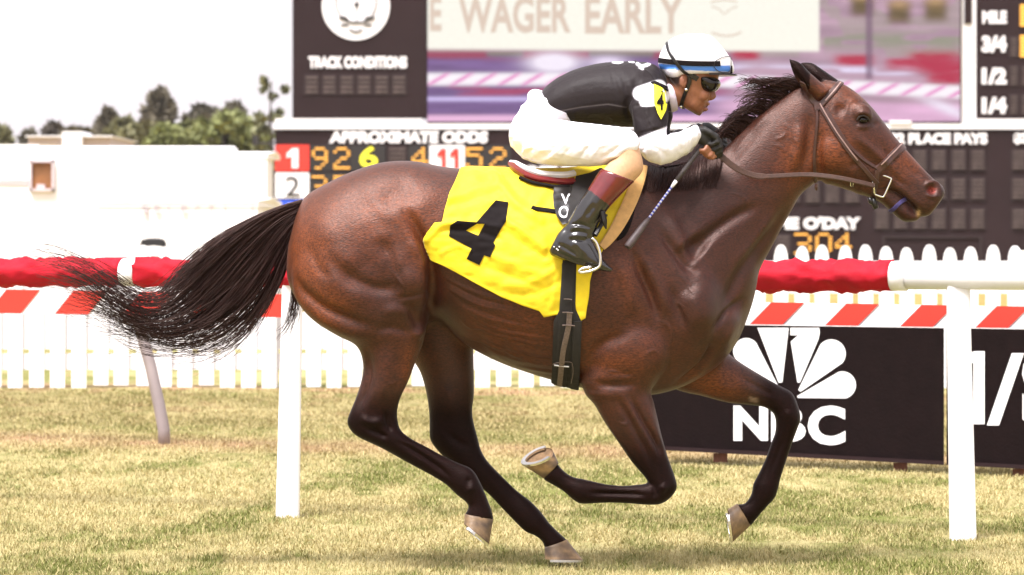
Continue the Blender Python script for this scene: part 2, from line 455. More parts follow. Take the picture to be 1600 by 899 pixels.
def ad_board(x0, x1, yb0, yb1, label):
    b = empty('advertising_board', bar_pt((x0+x1)/2, (yb0+yb1)/2+6), label, 'advertising board', 'black advertising boards under the striped barrier')
    t = lambda x: s_bot(x)+1.5
    quad_px(MB(), [(x0, t(x0)), (x1, t(x1)), (x1, yb1-6), (x0, yb0-6)], bar_pt, .10, .05).build('panel', M['banner'], b)
    quad_px(MB(), [(x0, yb0-6.3), (x1, yb1-6.3), (x1, yb1), (x0, yb0)], bar_pt, .125, .07).build('bottom_ledge', M['board'], b)
    for fx in (x0+(x1-x0)*.24, x0+(x1-x0)*.85):
        yy = yb0+(yb1-yb0)*(fx-x0)/(x1-x0)
        quad_px(MB(), [(fx-10, yy), (fx+12, yy), (fx+12, yy+14), (fx-10, yy+14)], bar_pt, .09, .06).build('foot', M['rust'], b)
    return b
nbc = ad_board(1014, 1475, 702.5, 727, 'black advertising board with white fan of feathers above three letters')
st = ad_board(1479, 1950, 727, 750, 'black advertising board with large numeral one and slash, rightmost')
def bm_(px, py, off): return bar_pt(px, py, .10+off)
def feather(cx, cy, r, tx, ty, tw, clip):
    """round lobe tapering to a narrow tip, clipped at the top edge of the panel"""
    dx, dy = tx-cx, ty-cy; L = math.hypot(dx, dy); ux, uy = dx/L, dy/L; nx_, ny_ = -uy, ux; P = []
    for k in range(15):
        a = math.pi*k/14; P.append((cx+r*(nx_*math.cos(a)-ux*math.sin(a)), cy+r*(ny_*math.cos(a)-uy*math.sin(a))))
    P += [(tx-nx_*tw, ty-ny_*tw), (tx+nx_*tw, ty+ny_*tw)]
    return [(x, max(y, clip)) for x, y in P]
CL = 512.5
for args in ((1166, 549, 20.5, 1213, 604, 3), (1208, 510, 24.5, 1219.5, 598, 3), (1299, 553, 22.5, 1249, 611, 2.4), (1316, 602, 21.5, 1246, 620.5, 1.6), (1150, 602, 21.5, 1212, 620.5, 1.6)):
    P = feather(*args, CL); Q = [P[0]]
    for p in P[1:]:
        if math.hypot(p[0]-Q[-1][0], p[1]-Q[-1][1]) > .3: Q.append(p)
    quad_px(MB(), Q, bm_, .004, .003).build('feather', M['letter'], nbc)
quad_px(MB(), [(1235, 512.5), (1280, 512.5), (1281, 520), (1279, 530), (1250, 598), (1246, 598), (1235.5, 534), (1247, 524.3), (1235, 524)], bm_, .004, .003).build('feather', M['letter'], nbc)

def text_px(name, body, x0, y0, x1, y1, mapper, m, parent, bold=.03, off=.004, th=.003, shear=0.):
    """lettering fitted to a pixel box and laid on a surface"""
    cu = bpy.data.curves.new('t', 'FONT'); cu.body = body; cu.offset = bold; cu.resolution_u = 4; cu.shear = shear
    o = bpy.data.objects.new('t', cu); COL.objects.link(o)
    me = bpy.data.meshes.new_from_object(o.evaluated_get(bpy.context.evaluated_depsgraph_get()))
    n = len(me.vertices); V = np.empty(n*3); me.vertices.foreach_get('co', V); V = V.reshape(-1, 3)
    Fs = [tuple(p.vertices) for p in me.polygons]
    bpy.data.objects.remove(o); bpy.data.curves.remove(cu); bpy.data.meshes.remove(me)
    lo, hi = V.min(0), V.max(0); s = np.maximum(hi-lo, 1e-6)
    U = x0+(V[:, 0]-lo[0])/s[0]*(x1-x0); W = y1-(V[:, 1]-lo[1])/s[1]*(y1-y0)
    A = [mapper(u, w, off) for u, w in zip(U, W)]
    ed = {}
    for f in Fs:
        for a, b in zip(f, f[1:]+f[:1]): ed[(a, b)] = ed.get((a, b), 0)+1
    B = [mapper(u, w, off-th) for u, w in zip(U, W)]
    G = Fs+[(a, a+n, b+n, b) for a, b in ed if (b, a) not in ed]
    return obj(name, A+B, G, m, parent)
text_px('lettering', 'N', 1146, 634, 1200, 689, bm_, M['letter'], nbc, .045)
text_px('lettering', 'B', 1205, 634.5, 1259, 691, bm_, M['letter'], nbc, .045)
text_px('lettering', 'C', 1262, 634, 1321, 696, bm_, M['letter'], nbc, .045)
quad_px(MB(), [(1510, 552), (1524, 549), (1538.5, 549), (1538.5, 663), (1521, 663), (1521, 567), (1510, 570)], bm_, .004, .003).build('lettering', M['letter'], st)
quad_px(MB(), [(1581, 552), (1600, 552), (1561, 665), (1542, 665)], bm_, .004, .003).build('lettering', M['letter'], st)
text_px('lettering', 'S', 1597, 550, 1650, 668, bm_, M['letter'], st, .05); text_px('lettering', 'T', 1656, 550, 1712, 668, bm_, M['letter'], st, .05)

# ------------------------------------------------------------------ tote board
TY = 120.0
def tm(px, py, off=0.): return at(px, py, TY-off)
def pbox(x0, y0, x1, y1, off, depth, name, m, parent, Y=TY):
    a, b = at(x0, y1, Y-off), at(x1, y0, Y-off)
    return MB().box((a.x, Y-off, a.z), (b.x, Y-off+depth, b.z)).build(name, m, parent)
tote = empty('tote_board', tm(1000, HORY+1.28*FPX/TY), 'large charcoal tote board of odds and place pays with white lettering', 'tote board')
pbox(430, 203, 1900, 440, 0, .9, 'odds_panel', M['board'], tote)
pbox(428, 193.5, 1900, 202, .08, 1.1, 'white_ledge', M['letter'], tote)
pbox(430, 185.5, 659, 193, .04, .8, 'white_ledge', M['letter'], tote)
pbox(457, -160, 667, 185, .02, .8, 'condition_panel', M['board'], tote)
pbox(1526, -160, 1900, 185.5, .02, .8, 'distance_panel', M['board'], tote)
pbox(1502, -160, 1525, 193, .0, .5, 'white_column', M['letter'], tote)
pbox(1507, -160, 1518.5, 37, .06, .1, 'dark_strip', M['board'], tote)
MB().prism([tm(1512, 193, .1), tm(1524, 186, .1), tm(1700, 186, .1), tm(1700, 193, .1)], (0, .4, 0)).build('ledge_wedge', M['letter'], tote)
MB().tube([tm(431, 223, .1), tm(412, 224.5, .1), tm(396, 225.5, .1)], .035, 6).build('bracket_arm', M['darkmetal'], tote)
pbox(394, 212, 403, 227, .3, .25, 'bracket_lamp', M['darkmetal'], tote)
for px in (500, 900, 1300, 1700): 
    a = tm(px, 440); MB().box((a.x-.2, TY+.2, -.1), (a.x+.2, TY+.6, a.z+.1)).build('leg', M['darkmetal'], tote)
T = lambda body, x0, y0, x1, y1, m='letter', bold=.06, shear=0.: text_px('lettering', body, x0, y0, x1, y1, lambda u, w, o: tm(u, w, o+.06), M[m], tote, bold, .02, .015, shear)
T('TRACK CONDITIONS', 482, 88, 636, 107); T('APPROXIMATE ODDS', 514, 205, 762, 224, shear=.06)
T('POST TIME', 806, 259, 936, 277); T('$2 PLACE PAYS', 1389, 208, 1543, 228); T('$2', 1584, 208, 1606, 226); T('SHOW', 1613, 208, 1690, 226)
T("TIME O'DAY", 1186, 339, 1345, 359)
T('MILE', 1535, 17, 1573, 37); 
for s, y0 in (('3/4', 56), ('1/2', 106), ('1/4', 152)): T(s, 1534, y0, 1573, y0+26)
def cellbox(x0, y0, x1, y1, bars=5, m='cell'):
    pbox(x0, y0, x1, y1, .05, .06, 'display_cell', M[m], tote)
    if bars:
        mb = MB(); h = (y1-y0)/(bars*2+1)
        for k in range(bars):
            a, b = tm(x0+3, y0+h*(2*k+2), .07), tm(x1-3, y0+h*(2*k+1), .07); mb.box((a.x, TY-.075, a.z), (b.x, TY-.05, b.z))
        mb.build('lamp_bars', M['bar'], tote)
for k in range(6): cellbox(475+27.3*k, 116, 499+27.3*k, 149, 4)
for yy, y2 in ((233, 267), (277, 313), (325, 359)):
    for x0 in (1366, 1395, 1425, 1455, 1486, 1516, 1580, 1610): cellbox(x0, yy, x0+24, y2, 5)
for yy, y2 in ((240, 268), (285, 318)):
    for x0 in (1195, 1226, 1257, 1288, 1319): cellbox(x0, yy, x0+25, y2, 5)
cellbox(1208, 366, 1236, 400, 5); cellbox(605, 228, 636, 266, 5)
pbox(1379, 369, 1535, 372, .06, .07, 'panel_rim', M['cell'], tote); pbox(1379, 372, 1383, 420, .06, .07, 'panel_rim', M['cell'], tote); pbox(1531, 372, 1535, 420, .06, .07, 'panel_rim', M['cell'], tote)
for x0 in range(1577, 1640, 18):
    for y0 in (60, 105, 150): cellbox(x0, y0-3, x0+15, y0+30, 6)
for y0 in (6, 54):
    mb = MB()
    for k in range(7):
        a, b = tm(1594, y0+5+5*k, .09), tm(1606, y0+1.5+5*k, .09); mb.box((a.x, TY-.1, a.z), (b.x, TY-.05, b.z))
    mb.build('digit', M['amber'], tote)
pbox(430, 226.5, 483, 267.5, .06, .08, 'number_panel', M['red'], tote); MB().prism([tm(x, y, .09) for x, y in ((448, 240), (457, 232), (466, 232), (466, 263), (456, 263), (456, 244), (448, 247))], (0, .02, 0)).build('lettering', M['letter'], tote)
pbox(430, 270, 483, 310, .06, .08, 'number_panel', M['letter'], tote); T('2', 446, 276, 468, 307, 'black', 0.0)
pbox(430, 312.5, 483, 352, .06, .08, 'number_panel', M['blue'], tote); T('3', 447, 318, 468, 348)
pbox(430, 354.5, 483, 395, .06, .08, 'number_panel', M['yellowlamp'], tote); T('4', 447, 360, 468, 390, 'black')
pbox(547, 227, 602, 267, .05, .06, 'display_cell', M['black'], tote); T('6', 562, 229, 590, 262, 'yellowlamp', .015)
pbox(671, 227, 726, 268, .06, .08, 'number_panel', M['letter'], tote); [MB().prism([tm(x+dx, y, .09) for x, y in ((683, 240), (690, 232), (696.5, 232), (696.5, 264), (690, 264), (690, 243), (683, 246.5))], (0, .02, 0)).build('lettering', M['red'], tote) for dx in (0, 20)]
DOT = {'0': '01110 10001 10001 10001 10001 10001 01110', '2': '01110 10001 00001 00110 01000 10000 11111', '3': '11110 00001 00001 01110 00001 00001 11110',
       '4': '00010 00110 01010 10010 11111 00010 00010', '5': '11111 10000 11110 00001 00001 10001 01110', '7': '11111 00001 00010 00100 01000 01000 01000',
       '9': '01110 10001 10001 01111 00001 00010 01100'}
def digit(ch, x0, y0, x1, y1):
    mb = MB(); w, h = (x1-x0)/5, (y1-y0)/7
    for r, row in enumerate(DOT[ch].split()):
        for c, b in enumerate(row):
            if b == '1':
                cx, cy = x0+w*(c+.5), y0+h*(r+.5)
                P = [tm(cx+w*.52*math.cos(a), cy+h*.36*math.sin(a), .08) for a in [k*math.pi/4 for k in range(8)]]
                mb.prism(P, (0, .03, 0))
    mb.build('digit', M['amber'], tote)
pbox(484, 227, 546, 267, .03, .04, 'display_cell', M['black'], tote); pbox(638, 227, 670, 267, .03, .04, 'display_cell', M['black'], tote)
pbox(727, 227, 798, 267, .03, .04, 'display_cell', M['black'], tote); pbox(484, 270, 602, 310, .03, .04, 'display_cell', M['black'], tote)
for ch, x0, y0, x1, y1 in (('9', 487, 230, 512, 265), ('2', 521, 230, 547, 265), ('4', 643, 230, 669, 265), ('5', 728, 230, 754, 265), ('2', 765, 230, 791, 265),
      ('3', 487, 274, 511, 308), ('5', 521, 274, 546, 308), ('3', 1241, 364, 1268, 398), ('0', 1274, 364, 1300, 398), ('4', 1305, 364, 1331, 398)): digit(ch, x0, y0, x1, y1)
# round emblem
def disc(cx, cy, r, off, m, name, ry=None):
    P = [tm(cx+r*math.cos(a), cy+(ry or r)*math.sin(a), off) for a in [2*math.pi*k/40 for k in range(40)]]
    MB().prism(P, (0, .03, 0)).build(name, M[m], tote)
disc(556, 10, 53, .07, 'letter', 'emblem_disc')
def curve_px(pts, r, m, name, off=.1):
    MB().tube([tm(x, y, off) for x, y in smooth_line(pts, 4)], r/FPX*TY, 6).build(name, M[m], tote)
curve_px([(527, -20), (525, 5), (532, 24), (545, 33), (556, 35), (570, 33), (581, 24), (588, 5), (585, -20)], .9, 'black', 'emblem_mark')
curve_px([(530, 27), (545, 34), (556, 35.5), (570, 34), (586, 27)], 1.6, 'black', 'emblem_mark')
MB().prism([tm(552, 5, .1), tm(562, 5, .1), tm(557, 14, .1)], (0, .02, 0)).build('emblem_mark', M['black'], tote)
curve_px([(557, -20), (557, 34)], .6, 'black', 'emblem_mark')
for sx in (538, 575):
    pbox(sx-6, 38, sx+6, 41, .1, .03, 'emblem_mark', M['black'], tote); curve_px([(sx-6, 31), (sx, 26), (sx+6, 31)], 1, 'black', 'emblem_mark')
curve_px([(545, 46), (556, 50), (566, 46)], 1.3, 'black', 'emblem_mark')

# the video screen: a picture made of lit points on a flat display
sx, sy = np.meshgrid(np.arange(668, 1501.1, 2.), np.arange(-160, 191, 2.)); n_r, n_c = sx.shape
px_, py_ = sx.ravel(), sy.ravel()
def c3(*a): return np.array(srgb(*a))
P3 = np.c_[px_*.02, py_*.16, 0*px_]; st1 = vnoise(P3, 1.0, 21)[:, None]; st2 = vnoise(P3, 2.7, 22)[:, None]; bl = vnoise(np.c_[px_*.03, py_*.06, 0*px_], 1.0, 23)[:, None]
img = c3(186, 152, 172)+0*st1
img = img*(.75+.5*st1)
img = np.where((bl > .55)&(py_[:, None] < 90), img*.5+c3(170, 160, 150)*.5, img)
def put(mask, colr, soft=1.):
    global img
    k = np.clip(mask, 0, 1)[:, None]*soft; img = img*(1-k)+colr*k
slope = (px_-668)*.0; left = 1-sstep(1080, 1180, px_)
band_y = 124+np.where(px_ > 1080, (px_-1080)*.048, 0)
put(left*sstep(80, 84, py_), c3(122, 92, 146)*(.75+.5*st1))
put(left*np.exp(-((py_-86)/7)**2)*sstep(.4, .6, bl[:, 0]), c3(170, 60, 80), .8)
put(left*np.exp(-((py_-84)/5)**2)*sstep(.4, .6, 1-bl[:, 0]), c3(140, 130, 110), .8)
put(left*np.exp(-((py_-143)/8)**2)*sstep(.35, .6, st1[:, 0]), c3(176, 60, 96), .85)
put(left*np.exp(-((py_-155)/3.5)**2), c3(216, 200, 250)); put(left*sstep(176, 184, py_), c3(240, 190, 226))
put(np.exp(-(((px_-865)/38)**2)-((py_-98)/15)**2)*1.6, c3(250, 240, 255)); put(np.exp(-(((px_-950)/28)**2)-((py_-98)/10)**2)*1.2, c3(240, 226, 250))
rt = 1-left
for cx, cy, wx, wy in ((1335, 95, 30, 10), (1410, 100, 26, 9), (1462, 98, 44, 18), (1478, 116, 30, 18), (1165, 86, 22, 8)): put(np.exp(-((px_-cx)/wx)**4-((py_-cy)/wy)**4)*(.7+.8*st2[:, 0]), c3(186, 40, 76))
put(rt*np.exp(-((py_-(108+(px_-1200)*.02))/7)**2)*sstep(.35, .6, 1-st1[:, 0])*(1-sstep(1400, 1450, px_)), c3(236, 224, 252))
put(rt*sstep(150, 160, py_-(px_-1180)*.03), c3(226, 178, 212)*(.86+.3*st1)); put(np.exp(-(((px_-1480)/40)**2)-((py_-170-(px_-1480)*.4)/9)**2), c3(244, 232, 250))
for cx, cy in ((1347, 8), (1405, 20), (1462, 16)): put(np.exp(-((px_-cx)/19)**4-((py_-cy)/18)**4), c3(108, 88, 56)*(.7+.6*st2)); put(np.exp(-((px_-cx)/16)**2-((py_-cy+14)/8)**2)*.7, c3(200, 160, 110))
put((1-left)*np.exp(-((py_-62)/16)**2)*sstep(.3, .55, st1[:, 0])*sstep(1285, 1290, px_), c3(140, 146, 120), .75)
put(np.exp(-((px_-1358)/6)**4)*(1-sstep(120, 130, py_)), c3(120, 88, 116), .75)
put(np.exp(-((py_-band_y)/10.5)**6), c3(255, 248, 255))
ph = ((px_-(band_y-py_)*1.7)/37.) % 1
put(np.exp(-((py_-band_y)/9.5)**6)*np.exp(-((ph-.5)/.13)**2), c3(232, 96, 190))
put((1-sstep(1278, 1282, px_))*(1-sstep(74, 80, py_-(px_-668)*.006)), c3(255, 252, 240))
m_screen = mat('lit_screen', attr='emit', rough=.5, var=.04, estr=.37, spec=.1)
VV = np.array([tm(a, b, .12) for a, b in zip(px_, py_)]); I = np.arange(n_r*n_c).reshape(n_r, n_c)
FF = np.c_[I[:-1, :-1].ravel(), I[1:, :-1].ravel(), I[1:, 1:].ravel(), I[:-1, 1:].ravel()]
screen = empty('video_screen', tm(1084, 191), 'huge lit video screen showing a blurred race and a cream banner', 'screen')
obj('display', VV, FF, m_screen, screen, col=img.clip(0, 1))
pbox(667, -160, 1502, 192, .10, .7, 'housing', M['board'], screen)
pbox(1390, 188.5, 1424, 193, .16, .1, 'ledge_light', M['letter'], screen)
m_grey = mat('screen_grey', (.01, .01, .01), .5, emit=srgb(206, 186, 170), estr=.42, var=.05)
Ts = lambda s, x0, y0, x1, y1, b=.03: text_px('screen_text', s, x0, y0, x1, y1, lambda u, w, o: tm(u, w, o+.125), m_grey, screen, b, .01, .008)
Ts('E', 672, -6, 690, 49); Ts('WAGER', 716, -6, 892, 52); Ts('EARLY', 914, -6, 1068, 53)
curve2 = lambda pts, r: MB().tube([tm(x, y, .15) for x, y in smooth_line(pts, 4)], r/FPX*TY, 6).build('screen_emblem', m_grey, screen)
curve2([(1112, 51), (1125, 55), (1138, 56), (1150, 54), (1158, 50)], 1.5); curve2([(1110, 4), (1130, 0), (1152, 3)], 1.3); curve2([(1112, 10), (1124, 15), (1132, 22), (1140, 15), (1152, 10)], 1)

# ------------------------------------------------------------------ white marquees and roofs on the left
def marquee(x0, x1, ytop, Y, depth, label, lines=()):
    b = empty('marquee', at((x0+x1)/2, HORY+1.28*FPX/Y, Y), label, 'marquee', 'white marquees behind the picket fence')
    p, q = at(x0, ytop, Y), at(x1, ytop, Y)
    MB().box((p.x, Y, -.1), (q.x, Y+depth, p.z-.1)).build('wall', M['tent'], b)
    zt = p.z; V = [(p.x-.01, Y-.02, zt-.1), (q.x+.01, Y-.02, zt-.1), (q.x+.15, Y+depth+.2, zt-.1), (p.x-.15, Y+depth+.2, zt-.1),
                   (p.x-.01, Y-.02, zt), (q.x+.01, Y-.02, zt), (q.x+.15, Y+depth/2, zt+.06), (p.x-.15, Y+depth/2, zt+.06), (q.x+.15, Y+depth+.2, zt), (p.x-.15, Y+depth+.2, zt)]
    MB().add(V, [(3, 2, 1, 0), (0, 1, 5, 4), (4, 5, 6, 7), (7, 6, 8, 9), (9, 8, 2, 3), (1, 2, 8, 6, 5), (0, 4, 7, 9, 3)]).build('roof', M['tent'], b)
    for (a0, b0, a1, b1) in lines: pbox(a0, b0, a1, b1, .03, .05, 'trim', M['trim'], b, Y)
    return b
mq = marquee(-150, 352, 232, 82, 1.5, 'long white marquee with a small brown window, leftmost', ((-150, 281, 46, 283.5), (-150, 287, 46, 289)))
Yw = 82; 
for a0, b0, a1, b1 in ((46, 250, 84, 254), (46, 295, 84, 299), (46, 250, 49.5, 299), (80.5, 250, 84, 299)): pbox(a0, b0, a1, b1, .12, .14, 'window_frame', M['trim'], mq, Yw)
pbox(49, 253, 81, 297, .05, .06, 'window', M['wood'], mq, Yw)
pbox(57, 288, 70, 297, .09, .05, 'window_shelf', M['trim'], mq, Yw)
mq2 = marquee(340, 417, 240.5, 81.4, 2, 'white marquee with a lower roofline beside the tote board')
mq3 = marquee(-200, 60, 226, 96, 6, 'white marquee roof just above the leftmost marquee')
mq4 = marquee(152, 402, 314, 62, 4, 'low white marquee carrying faint spaced letters', ((155, 316, 401, 319), (230, 319, 231.5, 345), (393, 319, 394.5, 345), (350, 319, 351.5, 345)))
for i_, c_ in enumerate('SELECT'): text_px('lettering', c_, 220+21*i_, 322, 230+21*i_, 333, lambda u, w, o: at(u, w, 62-o-.04), M['lavender'], mq4, .0, .02, .015)
# flat roofed pinkish building beyond
bd = empty('flat_roofed_building', at(110, 420, 130), 'distant pinkish flat roofed building with a white rooftop unit', 'building')
pbox(44, 214, 172, 260, 0, 8, 'wall', M['trim'], bd, 130); pbox(97, 205.5, 128, 228, .4, 3, 'rooftop_unit', M['tent'], bd, 130); pbox(40, 212, 176, 214.2, .3, 8.6, 'parapet', M['tent'], bd, 130)
# black folding chair behind the rail
ch = empty('folding_chair', at(238, 470, 40), 'black folding chair standing beyond the rail on the left', 'chair')
cp = lambda pts, r: MB().tube([at(x, y, 40) for x, y in smooth_line(pts, 4)], r, 8)
cp([(219, 470), (220, 400), (222, 381), (228, 376), (240, 375), (252, 376), (257, 381), (257, 400), (258, 470)], .018).build('frame', M['darkmetal'], ch, True)
MB().prism([at(221, 375, 39.97), at(256, 375, 39.97), at(256, 386, 39.97), at(240, 384, 39.97), at(221, 386, 39.97)], (0, .03, 0)).build('backrest', M['darkmetal'], ch)
a, b = at(218, 405, 39.7), at(259, 401, 39.7); MB().box((a.x, 39.6, a.z), (b.x, 40.0, b.z)).build('seat', M['darkmetal'], ch)
for x in (220, 257): cp([(x, 403), (x-1, 440), (x-2, 476)], .012).build('leg', M['darkmetal'], ch)

# ------------------------------------------------------------------ trees
m_bark = mat('bark', (.07, .05, .04), .9, var=.3, vscale=3)
m_leaf = mat('leaves', attr=True, rough=.6, var=.25, vscale=.5, spec=.3)
def tree(px, ytop, ybot, wpx, Y, colr, label, shape='round', n=2600, leaf=.34, sparse=1.0, blobs=None):
    zt, zb = at(px, ytop, Y).z, at(px, ybot, Y).z; x0 = at(px, 0, Y).x; R = wpx/2/FPX*Y; H = zt-zb
    t = empty('tree', (x0, Y, 0), label, 'tree', 'trees beyond the marquees')
    mb = MB(); mb.tube([(x0, Y, -.2), (x0+.1, Y, zb), (x0-.05, Y, zb+H*.5), (x0, Y, zt-H*.06)], [R*.11, R*.08, R*.05, .03], 7)
    limbs = []
    for k in range(11):
        a = random.uniform(0, 6.28); h0 = zb+H*random.uniform(.02, .6); L = R*random.uniform(.5, .95)*(1 if shape == 'round' else 1.1-(h0-zb)/H)
        e = Vector((x0+math.cos(a)*L, Y+math.sin(a)*L, h0+L*random.uniform(.15, .6))); limbs.append(e)
        mb.tube([(x0, Y, h0), Vector((x0, Y, h0)).lerp(e, .5)+Vector((0, 0, .1*L)), e], [R*.035, R*.025, .02], 5)
    mb.build('trunk', m_bark, t, True)
    nb = blobs or 34; C = []
    for k in range(nb):
        v = random.random(); a = random.uniform(0, 6.28)
        rad = {'round': math.sqrt(max(0, 1-(2*v-1)**2))**.7, 'cone': (1-v)**.75+.06}[shape]*R*random.uniform(.45, .98)
        C.append((x0+math.cos(a)*rad, Y+math.sin(a)*rad, zb+H*v*.97, R*random.uniform(.16, .32)*(1.2-.7*v if shape == 'cone' else 1)))
    C = np.array(C); idx = rng.integers(0, len(C), n); d = rng.normal(size=(n, 3)); d /= np.linalg.norm(d, axis=1, keepdims=True)
    P = C[idx, :3]+d*(C[idx, 3]*rng.random(n)**.45)[:, None]*np.array([1, 1, .8])
    a = rng.normal(size=(n, 3)); a /= np.linalg.norm(a, axis=1, keepdims=True); b = np.cross(a, rng.normal(size=(n, 3))); b /= np.linalg.norm(b, axis=1, keepdims=True)
    s = leaf*rng.uniform(.5, 1.2, (n, 1))*sparse; V = np.empty((n*4, 3)); V[0::4] = P-a*s; V[1::4] = P-b*s*.55; V[2::4] = P+a*s; V[3::4] = P+b*s*.55
    c = np.array(colr)*(rng.normal(1, .22, (n, 1)))*(.75+.5*rng.random(len(C)))[idx][:, None]
    obj('crown', V, np.arange(n*4).reshape(n, 4), m_leaf, t, col=np.repeat(c.clip(.005, 1), 4, 0))
DK, OL, LG = (.135, .118, .085), (.165, .16, .08), (.225, .245, .095)
tree(248, 141, 250, 92, 190, DK, 'tallest dark conical tree beyond the long marquee', 'cone', 4200, .42)
tree(168, 174, 250, 74, 185, DK, 'dark broad tree left of the tallest conical tree', 'cone', 2600, .42)
tree(342, 167, 250, 110, 200, (.085, .075, .05), 'wide dark tree right of the tallest conical tree', 'round', 3600, .45)
tree(98, 195, 245, 60, 210, (.10, .085, .07), 'small dark tree behind the pinkish flat roofed building', 'round', 1500, .42)
tree(3, 201, 245, 26, 180, OL, 'small green tree at the left edge of the photo', 'round', 900, .36)
tree(196, 192, 250, 70, 165, OL, 'olive green bushy tree in front of the dark broad tree', 'round', 2400, .36)
tree(262, 202, 250, 62, 160, LG, 'low light green bush below the tallest conical tree', 'round', 2000, .34)
tree(352, 187, 255, 120, 150, LG, 'broad light green tree with the lowest crown near the tote board', 'round', 4200, .36)
tree(424, 118, 262, 66, 140, (.20, .205, .11), 'thin leafy sapling with gaps beside the condition panel', 'round', 520, .20, 1.0, 20)
for k_, (tx, ty, tw) in enumerate(((120, 200, 64), (225, 196, 60), (305, 192, 66), (398, 200, 54))):
    tree(tx, ty, 250, tw, 172+6*k_, ((.12, .105, .06), (.13, .12, .055), (.15, .16, .06), (.17, .19, .065))[k_], ('brownish low tree between pinkish building and dark broad tree', 'olive low tree hiding the foot of the tallest tree', 'yellow green low tree right of the tallest tree', 'pale green low tree beside the bracket lamp')[k_], 'round', 2200, .36)
tree(46, 205, 245, 26, 215, (.12, .11, .08), 'tiny grey green tree left of the pinkish building', 'round', 700, .4)
tree(1511, 148, 260, 52, 150, OL, 'green tree glimpsed between video screen and distance panel', 'round', 2200, .34)
# ------------------------------------------------------------------ the horse
horse = empty('horse', hz(800, 888), 'dark bay racehorse galloping to the right with black legs and tail', 'horse')
trunk = [(462,340, 449,392, .05,0), (476,308, 450,440, .15,0), (506,289, 478,490, .225,0), (545,270, 525,522, .262,0), (595,254, 585,540, .278,0),
 (645,251.5, 640,530, .28,0), (690,260, 682,498, .275,0), (730,264, 725,537, .280,0), (780,265, 776,565, .295,0), (830,267, 828,584, .305,0),
 (880,266, 875,598, .300,0), (930,262, 915,608, .285,0), (980,258, 962,618, .262,0), (1022,268, 1012,618, .245,0), (1062,305, 1052,610, .235,0),
 (1105,370, 1092,592, .215,0), (1140,435, 1128,566, .165,0), (1160,480, 1148,538, .09,0)]
neck = [(955,262, 1035,598, .19,0), (1000,264, 1108,582, .205,0), (1040,266, 1148,542, .185,0), (1075,259, 1170,493, .158,0), (1105,246, 1181,455, .135,0),
 (1130,231, 1187,423, .118,0), (1152,209, 1206,388, .104,0), (1177,186, 1222,357, .094,0), (1202,166, 1237,330, .086,0), (1228,147, 1252,304, .080,0),
 (1254,131, 1277,284, .074,0), (1278,130, 1300,270, .066,0)]
head = [(1262,134, 1258,215, .05,0), (1288,127, 1276,268, .074,0), (1312,129, 1287,286, .088,0), (1336,143, 1302,290, .094,0), (1360,165, 1320,296, .093,0),
 (1381,191, 1340,302, .080,0), (1401,217, 1362,305, .066,0), (1423,242, 1384,306, .056,0), (1444,265, 1406,316, .051,0), (1460,281, 1424,328, .052,0),
 (1472,290, 1438,338, .049,0), (1476,300, 1450,338, .040,0), (1472,311, 1457,331, .022,0)]
jaw = [(1350,280, 1338,303, .055,0), (1376,289, 1360,309, .047,0), (1392,300, 1376,317, .041,0), (1406,310, 1390,329, .037,0), (1420,321, 1401,339, .037,0),
 (1431,332, 1412,346.5, .033,0), (1437,337, 1424,347, .024,0), (1438,340, 1432,346, .010,0)]
yA, yB, yC, yD = -.145, .135, -.135, .125
legA = [(640,300, 510,330, .13,-.09), (664,380, 462,395, .145,-.125), (677,440, 458,458, .142,-.137), (672,478, 485,497, .128,yA), (667,511, 525,524, .108,yA),
 (661,539, 557,541, .088,yA), (650,566, 567,571, .073,yA), (638,597, 563,599, .063,yA), (626,621, 555,624, .053,yA), (621,643, 546,646, .047,yA), (622,659, 542.5,662, .044,yA),
 (627,673, 556,681, .043,yA), (643,686, 597,701, .036,yA), (665,697.5, 638,724, .030,yA), (690,711, 668,740, .027,yA), (715,723, 696,757, .028,yA), (737,733, 714,774, .034,yA),
 (750,753, 727,784, .034,yA), (761,778, 732,792, .029,yA), (769,800, 728,801, .032,yA), (771.5,812, 725,806, .034,yA)]
legB = [(700,420, 590,430, .11,.12), (735,490, 622,505, .108,yB), (740,545, 642,558, .090,yB), (741,580, 656,581, .076,yB), (741,615, 666,615, .062,yB), (738,640, 670,641, .053,yB),
 (740,659, 671,663, .047,yB), (746,682, 672,687, .045,yB), (752,704, 686,707, .042,yB), (763,722, 712,731, .036,yB), (784,744, 757,767, .029,yB), (807,766, 781,791, .027,yB),
 (830,784, 806,817, .033,yB), (846,801, 821,831, .034,yB), (859,818, 835,837, .029,yB), (873,832, 847,846, .031,yB), (886.5,844, 850.5,857, .034,yB)]
legC = [(1075,470, 935,500, .10,-.11), (1052,560, 908,580, .105,-.13), (1019,606, 913,614, .086,yC), (1022,630, 928,632, .074,yC), (1028,656, 945,661, .064,yC), (1036,689, 967,693, .052,yC),
 (1046,721, 987,722, .046,yC), (1054,743, 1006,744, .043,yC), (1058,761, 1012,753, .043,yC), (1049,777, 1013,755, .042,yC), (1032,788, 1008,756, .040,yC), (1008,789, 1000,757, .034,yC),
 (975,786.5, 976,759, .028,yC), (945,786, 950,757, .027,yC), (920,787.5, 930,753, .030,yC), (905,787, 909,748, .035,yC), (893,779, 897,746, .034,yC), (879,767, 886,740, .029,yC),
 (862,757, 876,731, .031,yC), (848,749, 872,724, .033,yC)]
